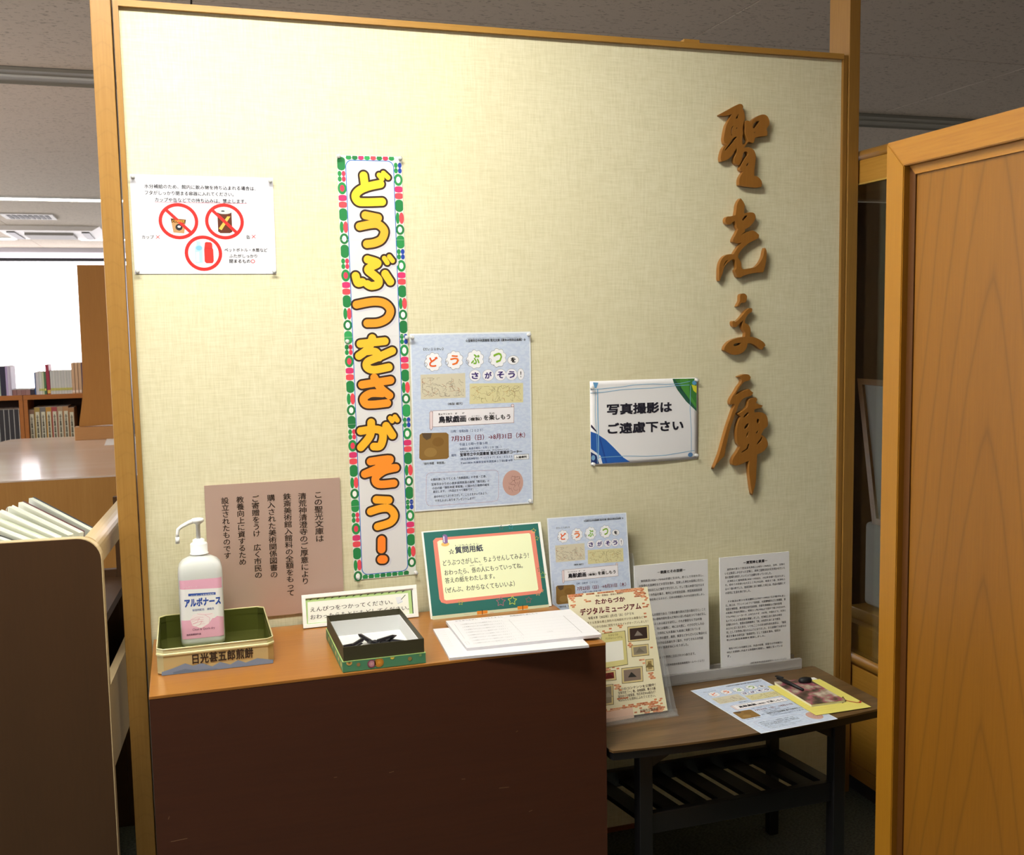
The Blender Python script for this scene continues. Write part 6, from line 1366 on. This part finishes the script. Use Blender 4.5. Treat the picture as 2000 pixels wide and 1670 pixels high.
# ------------------------------------------------------------------ magazine rack on the left, near
def rack():
    ye, zt = -.15, .9; xr, xl = -.083, -.66
    t = thing('magazine_rack', 'dark brown wooden rack with a rounded end panel at the lower left', 'rack', (-.35, .1, 0))
    r = .045; prof = [(xl, .0), (xr, .0), (xr, zt - r)]
    for i in range(1, 9): a = i * PI / 16; prof.append((xr - r + r * math.cos(a), zt - r + r * math.sin(a)))
    prof += [(xl, zt)]
    MB().prism(prof, ye, ye + .022, M_RACK, 'Y').obj('end_panel', t)
    # light edge band following the panel outline
    e = MB(); o = .0015; vs = []; pr = prof[1:]
    for (x, z), (px, pz) in zip(pr, [(x + (o if z < zt - .001 else 0), z + (o if z > zt - r + .001 else 0)) for x, z in pr]):
        vs += [(x, ye + .0005, z), (px, ye + .0005, pz), (px, ye + .0215, pz), (x, ye + .0215, z)]
    fs = []
    for i in range(len(pr) - 1):
        for k in range(4): fs.append((i * 4 + k, (i + 1) * 4 + k, (i + 1) * 4 + (k + 1) % 4, i * 4 + (k + 1) % 4))
    e.add(vs, fs, M_RACKL); e.obj('edge_band', t)
    yb = .46
    s = MB(); q = .03; rp = [(xr - .032, zt - .062), (xr - .006, zt - .062), (xr - .006, zt - q)]
    for i in range(1, 6): a = i * PI / 12; rp.append((xr - .006 - q * .8 + q * .8 * math.cos(a), zt - q + q * math.sin(a)))
    rp += [(xr - .032, zt)]
    s.prism(rp, ye + .0225, yb, M_RACKL, 'Y'); s.obj('top_rail', t)
    MB().box((xr - .024, ye + .0225, .39), (xr - .006, yb, .57), M_RACKL).obj('lower_rail', t)
    MB().box((xl + .02, ye + .0225, .66), (xr - .033, yb, .68), M_RACK).obj('bin_floor', t)
    fp = MB(); fp.box((xl, yb + .0005, 0), (xr - .0605, yb + .02, .70), M_RACK); fp.box((xr - .06, yb + .0005, 0), (xr - .006, yb + .02, zt - .01), M_RACK); fp.obj('far_panel', t)
    MB().box((xl + .1, ye + .0225, .05), (xl + .115, yb, .655), flat('2c1a10', .8)).obj('back_board', t)
    MB().box((xl, ye + .0225, .05), (xl + .018, yb, .74), M_RACK).obj('left_side', t)
    MB().box((xl + .116, ye + .0225, .37), (xr - .025, yb, .389), M_RACK).obj('shelf', t)
    # magazines leaning in the bin, top edges showing
    L = [('dark blue hardback leaning against the rack rail, furthest back of the row', '26303f', 'cfd4c8'), ('thin volume with a maroon back, second in the leaning row', '5a2a34', 'dfe2d2'), ('white paperback just in front of the maroon one', 'e4e6da', 'd5dac8'), ('pale spiral bound file in the middle of the leaning row', 'dcdfd2', 'e8ead8'), ('pale green spiral bound file in the leaning row', 'c9d4bc', 'e2e6d0'), ('white spiral bound file toward the front of the leaning row', 'e6e8de', 'd9ddcc'), ('white file with a black edge line in the leaning row', '2a2c30', 'e4e8d8'), ('thin white file nearest the rack end panel', 'e0e4d4', 'eceedd')]
    A, B_ = Vector((-.288, .205, .938)), Vector((-.128, .018, .888))
    A2, B2 = Vector((-.40, -.005, .910)), Vector((-.26, -.125, .885))
    for i, (lab, cov, pg) in enumerate(L):
        u = i / 7; a = A.lerp(A2, u); b = B_.lerp(B2, u)
        dirn = (b - a); side = Vector((dirn.y, -dirn.x, 0)).normalized() * -1  # towards the far side
        if side.y < 0: side = -side
        m = thing('magazine', lab, 'book', a[:], 'magazines leaning in the rack')
        th = .0125; dn = Vector((-.02, .0, -.195)); 
        def slab(o0, o1, mat, nm, lift=0):
            p0, p1 = a + side * o0 + Vector((0, 0, lift)), b + side * o0 + Vector((0, 0, lift)); p2, p3 = b + side * o1 + Vector((0, 0, lift)), a + side * o1 + Vector((0, 0, lift))
            vs = [p[:] for p in (p0, p1, p2, p3)] + [(p + dn)[:] for p in (p0, p1, p2, p3)]
            MB().add(vs, [(0, 1, 2, 3), (7, 6, 5, 4), (0, 4, 5, 1), (1, 5, 6, 2), (2, 6, 7, 3), (3, 7, 4, 0)], mat).obj(nm, m)
        slab(0, th - .002, flat(pg, .7), 'pages', -.002); slab(th - .0018, th, flat(cov, .4), 'cover')
        if i >= 2:
            rg = MB()
            for k in range(3):
                c0 = a + dn * (.05 + k * .09) + side * (th * .4); rg.tube([(c0.x + .007 * math.cos(q), c0.y + .004 * math.sin(q), c0.z + .007 * math.sin(q)) for q in [PI * 2 * j / 8 for j in range(9)]], .0009, flat('c8ccc4', .3, .8), 5)
            rg.obj('spiral_ring', m)
rack()
def turn_about(names, px, py, ang):
    P = Matrix.Translation(Vector((px, py, 0))) @ Matrix.Rotation(ang, 4, 'Z') @ Matrix.Translation(Vector((-px, -py, 0)))
    for o in list(C.objects):
        if o.parent is None and o.name.split('.')[0] in names: o.matrix_basis = P @ o.matrix_basis
turn_about(('magazine_rack', 'magazine'), -.083, -.15, math.radians(-4.5))

# ------------------------------------------------------------------ reading table and carrel beyond the panel
def reading_table():
    z = .72; t = thing('reading_table', 'large pale topped reading table beyond the panel at the left', 'table', (-.4, 3.1, 0))
    out = [(-1.9, 2.235), (.5, 2.235), (.5, 4.06), (-.80, 4.13), (-.86, 4.11), (-.885, 4.04), (-1.0, 3.4), (-1.9, 3.3)]
    MB().prism(out, z - .006, z, M_TBLT, 'Z').obj('table_top', t)
    MB().box((-1.88, 2.2355, 0), (.48, 2.28, z - .0065), M_TBLF).obj('front_panel', t)
    MB().box((-1.88, 3.2, 0), (.48, 3.23, z - .0065), M_TBLF).obj('back_panel', t)
    c_ = thing('carrel_screen', 'tall plain wooden screen standing on the reading table, left of the post', 'partition', (-.3, 3.9, z))
    pts = [(-.44, 1.70), (-.16, 1.70), (-.16, .805), (-.476, .795), (-.470, .84), (-.459, .90), (-.448, .97), (-.443, 1.05)]
    MB().prism(pts, 3.88, 3.905, M_CARR, 'Y').obj('screen_board', c_)
    MB().box((-.50, 3.86, z + .0002), (-.20, 3.95, z + .074), wood('carrel_foot', 'c08e58', 'ad7c48', 'X'), .002).obj('foot_block', c_)
    Sheet('paper_sheet', 'white paper sheet lying on the reading table beside the post', 'paper', (-.335, 3.93, z + .0005), (1, .03, 0), (-.02, -1, 0), 300, 420, t=.001).done()
reading_table()

# ------------------------------------------------------------------ bookcases under the windows
def bookcases():
    y = 4.9; zt = .93
    def case(x0, x1, lab):
        t = thing('bookcase', lab, 'bookcase', ((x0 + x1) / 2, y + .15, 0), 'low bookcases under the windows')
        MB().box((x0, y, zt - .03), (x1, y + .32, zt), M_BOOKC, .001).obj('top_board', t)
        for x in (x0, x1 - .024): MB().box((x, y + .002, 0), (x + .024, y + .32, zt - .0305), M_BOOKC).obj('side_board', t)
        MB().box((x0 + .0245, y + .3, 0), (x1 - .0245, y + .315, zt - .031), flat('3a2418', .8)).obj('back_board', t)
        MB().box((x0 + .0245, y + .01, .535), (x1 - .0245, y + .299, .555), M_BOOKC).obj('shelf', t)
        MB().box((x0 + .0245, y + .01, .05), (x1 - .0245, y + .299, .07), M_BOOKC).obj('shelf', t)
    case(-1.95, -.896, 'low wooden bookcase at the far left edge, with dark folders inside')
    case(-.893, .2, 'low wooden bookcase partly behind the post, with file boxes inside')
    cnt = {}
    def book(x0, x1, z0, h, col, lab, grp, dp=.2, y0=None, tilt=0, band=None, tag_=None, name='book', cat='book', dark=None):
        y0 = y + .012 if y0 is None else y0
        b = thing(name, lab, cat, ((x0 + x1) / 2, y0, z0), grp)
        MB().prism([(x0 + tilt, z0 + h), (x0, z0 + .0005), (x1, z0 + .0005), (x1 + tilt, z0 + h)], y0, y0 + dp, flat(col, .5), 'Y').obj('cover', b)
        if band:
            bz, bh, bc = band; MB().box((x0 + .001, y0 - .0012, z0 + bz), (x1 - .001, y0 - .0002, z0 + bz + bh), flat(bc, .5)).obj('spine_band', b)
        if tag_:
            q = x1 - x0; MB().box((x0 + q * .22, y0 - .0014, z0 + h * .22), (x1 - q * .12, y0 - .0002, z0 + h * .9), flat(tag_, .6)).obj('spine_label', b)
            vs, fs, bx, by, bw, bh = textmesh('全集図録', .02, True); m = MB(); w_, h_ = q * .38, h * .56
            m.add([(x0 + q * .33 + (a - bx) / bw * w_, y0 - .0018, z0 + h * .28 + (c_ - by) / bh * h_) for a, c_ in vs], fs, flat('3a3a30', .6)); m.obj('spine_text', b)
        MB().box((x0 + .0015 + tilt, y0 + .004, z0 + h + .0001), (x1 - .0015 + tilt, y0 + dp - .002, z0 + h + .0006), flat('e4e0d4', .8)).obj('page_edge', b)
        return b
    # on top, from the left
    x = -1.1785
    for i, (w, h, c_) in enumerate([(.05, .19, '5a4a48'), (.04, .18, 'c9c0b8'), (.045, .19, '7a8a7c'), (.022, .186, 'b8cbb8'), (.032, .188, '23213c'), (.012, .19, 'b8a8d0'), (.011, .19, 'd0c8dc'), (.010, .186, 'c4bcd0')]):
        book(x, x + w - .001, zt, h, c_, ['dark brown upright book at the far left edge on the bookcase top', 'beige upright book at the far left on the bookcase top', 'dull green upright book at the far left on the bookcase top', 'pale green thin book left of the dark navy one', 'dark navy book standing at the left on the bookcase top', 'thin lilac book right of the dark navy one', 'pale lilac book, second right of the dark navy one', 'pale lilac book ending the left hand group on the bookcase'][i], 'books at the left on the bookcase top', tilt=0); x += w
    for i in range(5):
        book(-.955 + i * .0265, -.955 + i * .0265 + .0255, zt, .036, ['8a6260', '94706c', '8c6664', '9a7672', '2c2438'][i], 'low reddish brown book on the bookcase top, ' + ['leftmost of the short ones', 'second of the short ones', 'middle one of the short ones', 'fourth of the short ones', 'the dark one ending the short ones'][i], 'short books on the bookcase top')
    x = -.8215
    for i in range(7):
        w = .0082; book(x, x + w - .0012, zt, .145 + (i % 3) * .002, ['3a5a90', 'd8d6dc', 'e4e2e6', 'd0d4d4', 'e8ece4', 'd4d8c8', 'e2e8c0'][i], ['thin blue backed magazine leading the magazines on the bookcase', 'thin white magazine beside the blue one', 'thin white magazine, third in the row left of the red book', 'thin grey white magazine, fourth in the row left of the red book', 'thin cream magazine, fifth in the row left of the red book', 'thin pale green magazine, two left of the dark green one', 'thin yellowish magazine touching the dark green one'][i], 'thin magazines left of the red book', dp=.15, band=(.025, .014, 'd8d860') if i > 2 else None); x += w
    book(x, x + .012, zt, .148, '4f7a52', 'thin dark green magazine touching the red book', 'thin magazines left of the red book', dp=.15, band=(.025, .014, 'd8d860'))
    book(-.7475, -.7275, zt, .193, 'a5324a', 'tall red book with a magenta top, leaning among the magazines', None, dp=.16, tilt=-.006, band=(.006, .022, 'e8c860'))
    x = -.7265
    for i in range(15):
        w = .0086; book(x, x + w - .0012, zt, .152 + (i % 2) * .001, ['dcdcd8', 'd2d4d0', 'e2e2dc', 'cfd2cc'][i % 4], 'thin grey white magazine of a matching set, in the row right of the red book', 'matching magazines right of the red book', dp=.15, band=(.024, .016, 'dcd650')); x += w
    x = -.5975
    for i in range(3):
        book(x, x + .0175, zt, .2, 'd9b48e', 'tall beige book, ' + ['left', 'middle', 'right'][i] + ' one of three before the wooden screen', 'tall beige books by the wooden screen', dp=.16, band=(.008, .014, 'f0ddd0')); x += .0208
    book(x, x + .012, zt, .2, '6a5c7c', 'tall grey purple book right of the three beige ones', None, dp=.16); x += .0135
    book(x, x + .010, zt, .16, 'b04a5a', 'small red and black book next to the wooden screen', None, dp=.16, band=(.03, .04, '1c1c22'))
    # inside: dark folders on the left, labelled boxes on the right
    zi = .5555; x = -1.158
    for i in range(8):
        book(x, x + .0255, zi, .285, '2b2b30', 'dark folder with a pale edge inside the left bookcase', 'dark folders in the left bookcase', dp=.22, tag_=None, name='folder', cat='folder'); 
        o = MB().box((x + .0262, y + .012, zi + .0005), (x + .0288, y + .2, zi + .286), flat('d4d6d0', .6)).obj('pale_folder', None, label='thin pale folder between the dark folders in the left bookcase', cat='folder', group='pale folders in the left bookcase', origin=(x + .0275, y + .1, zi)); x += .0293
    x = -.868
    for i, (c_, h) in enumerate([('8a6a54', .278), ('a8904a', .292), ('74706c', .292), ('c0913c', .292), ('a84a4c', .292), ('b09474', .292), ('b88a5e', .292), ('a87c50', .282)]):
        book(x, x + .0335, zi, h, c_, ['brown', 'olive yellow', 'grey', 'mustard yellow', 'red', 'light tan', 'sandy brown', 'warm brown'][i] + ' file box with a pale spine label inside the right bookcase', 'file boxes in the right bookcase', dp=.2, tag_='d9d6bc', name='file_box', cat='file box'); x += .0342
bookcases()
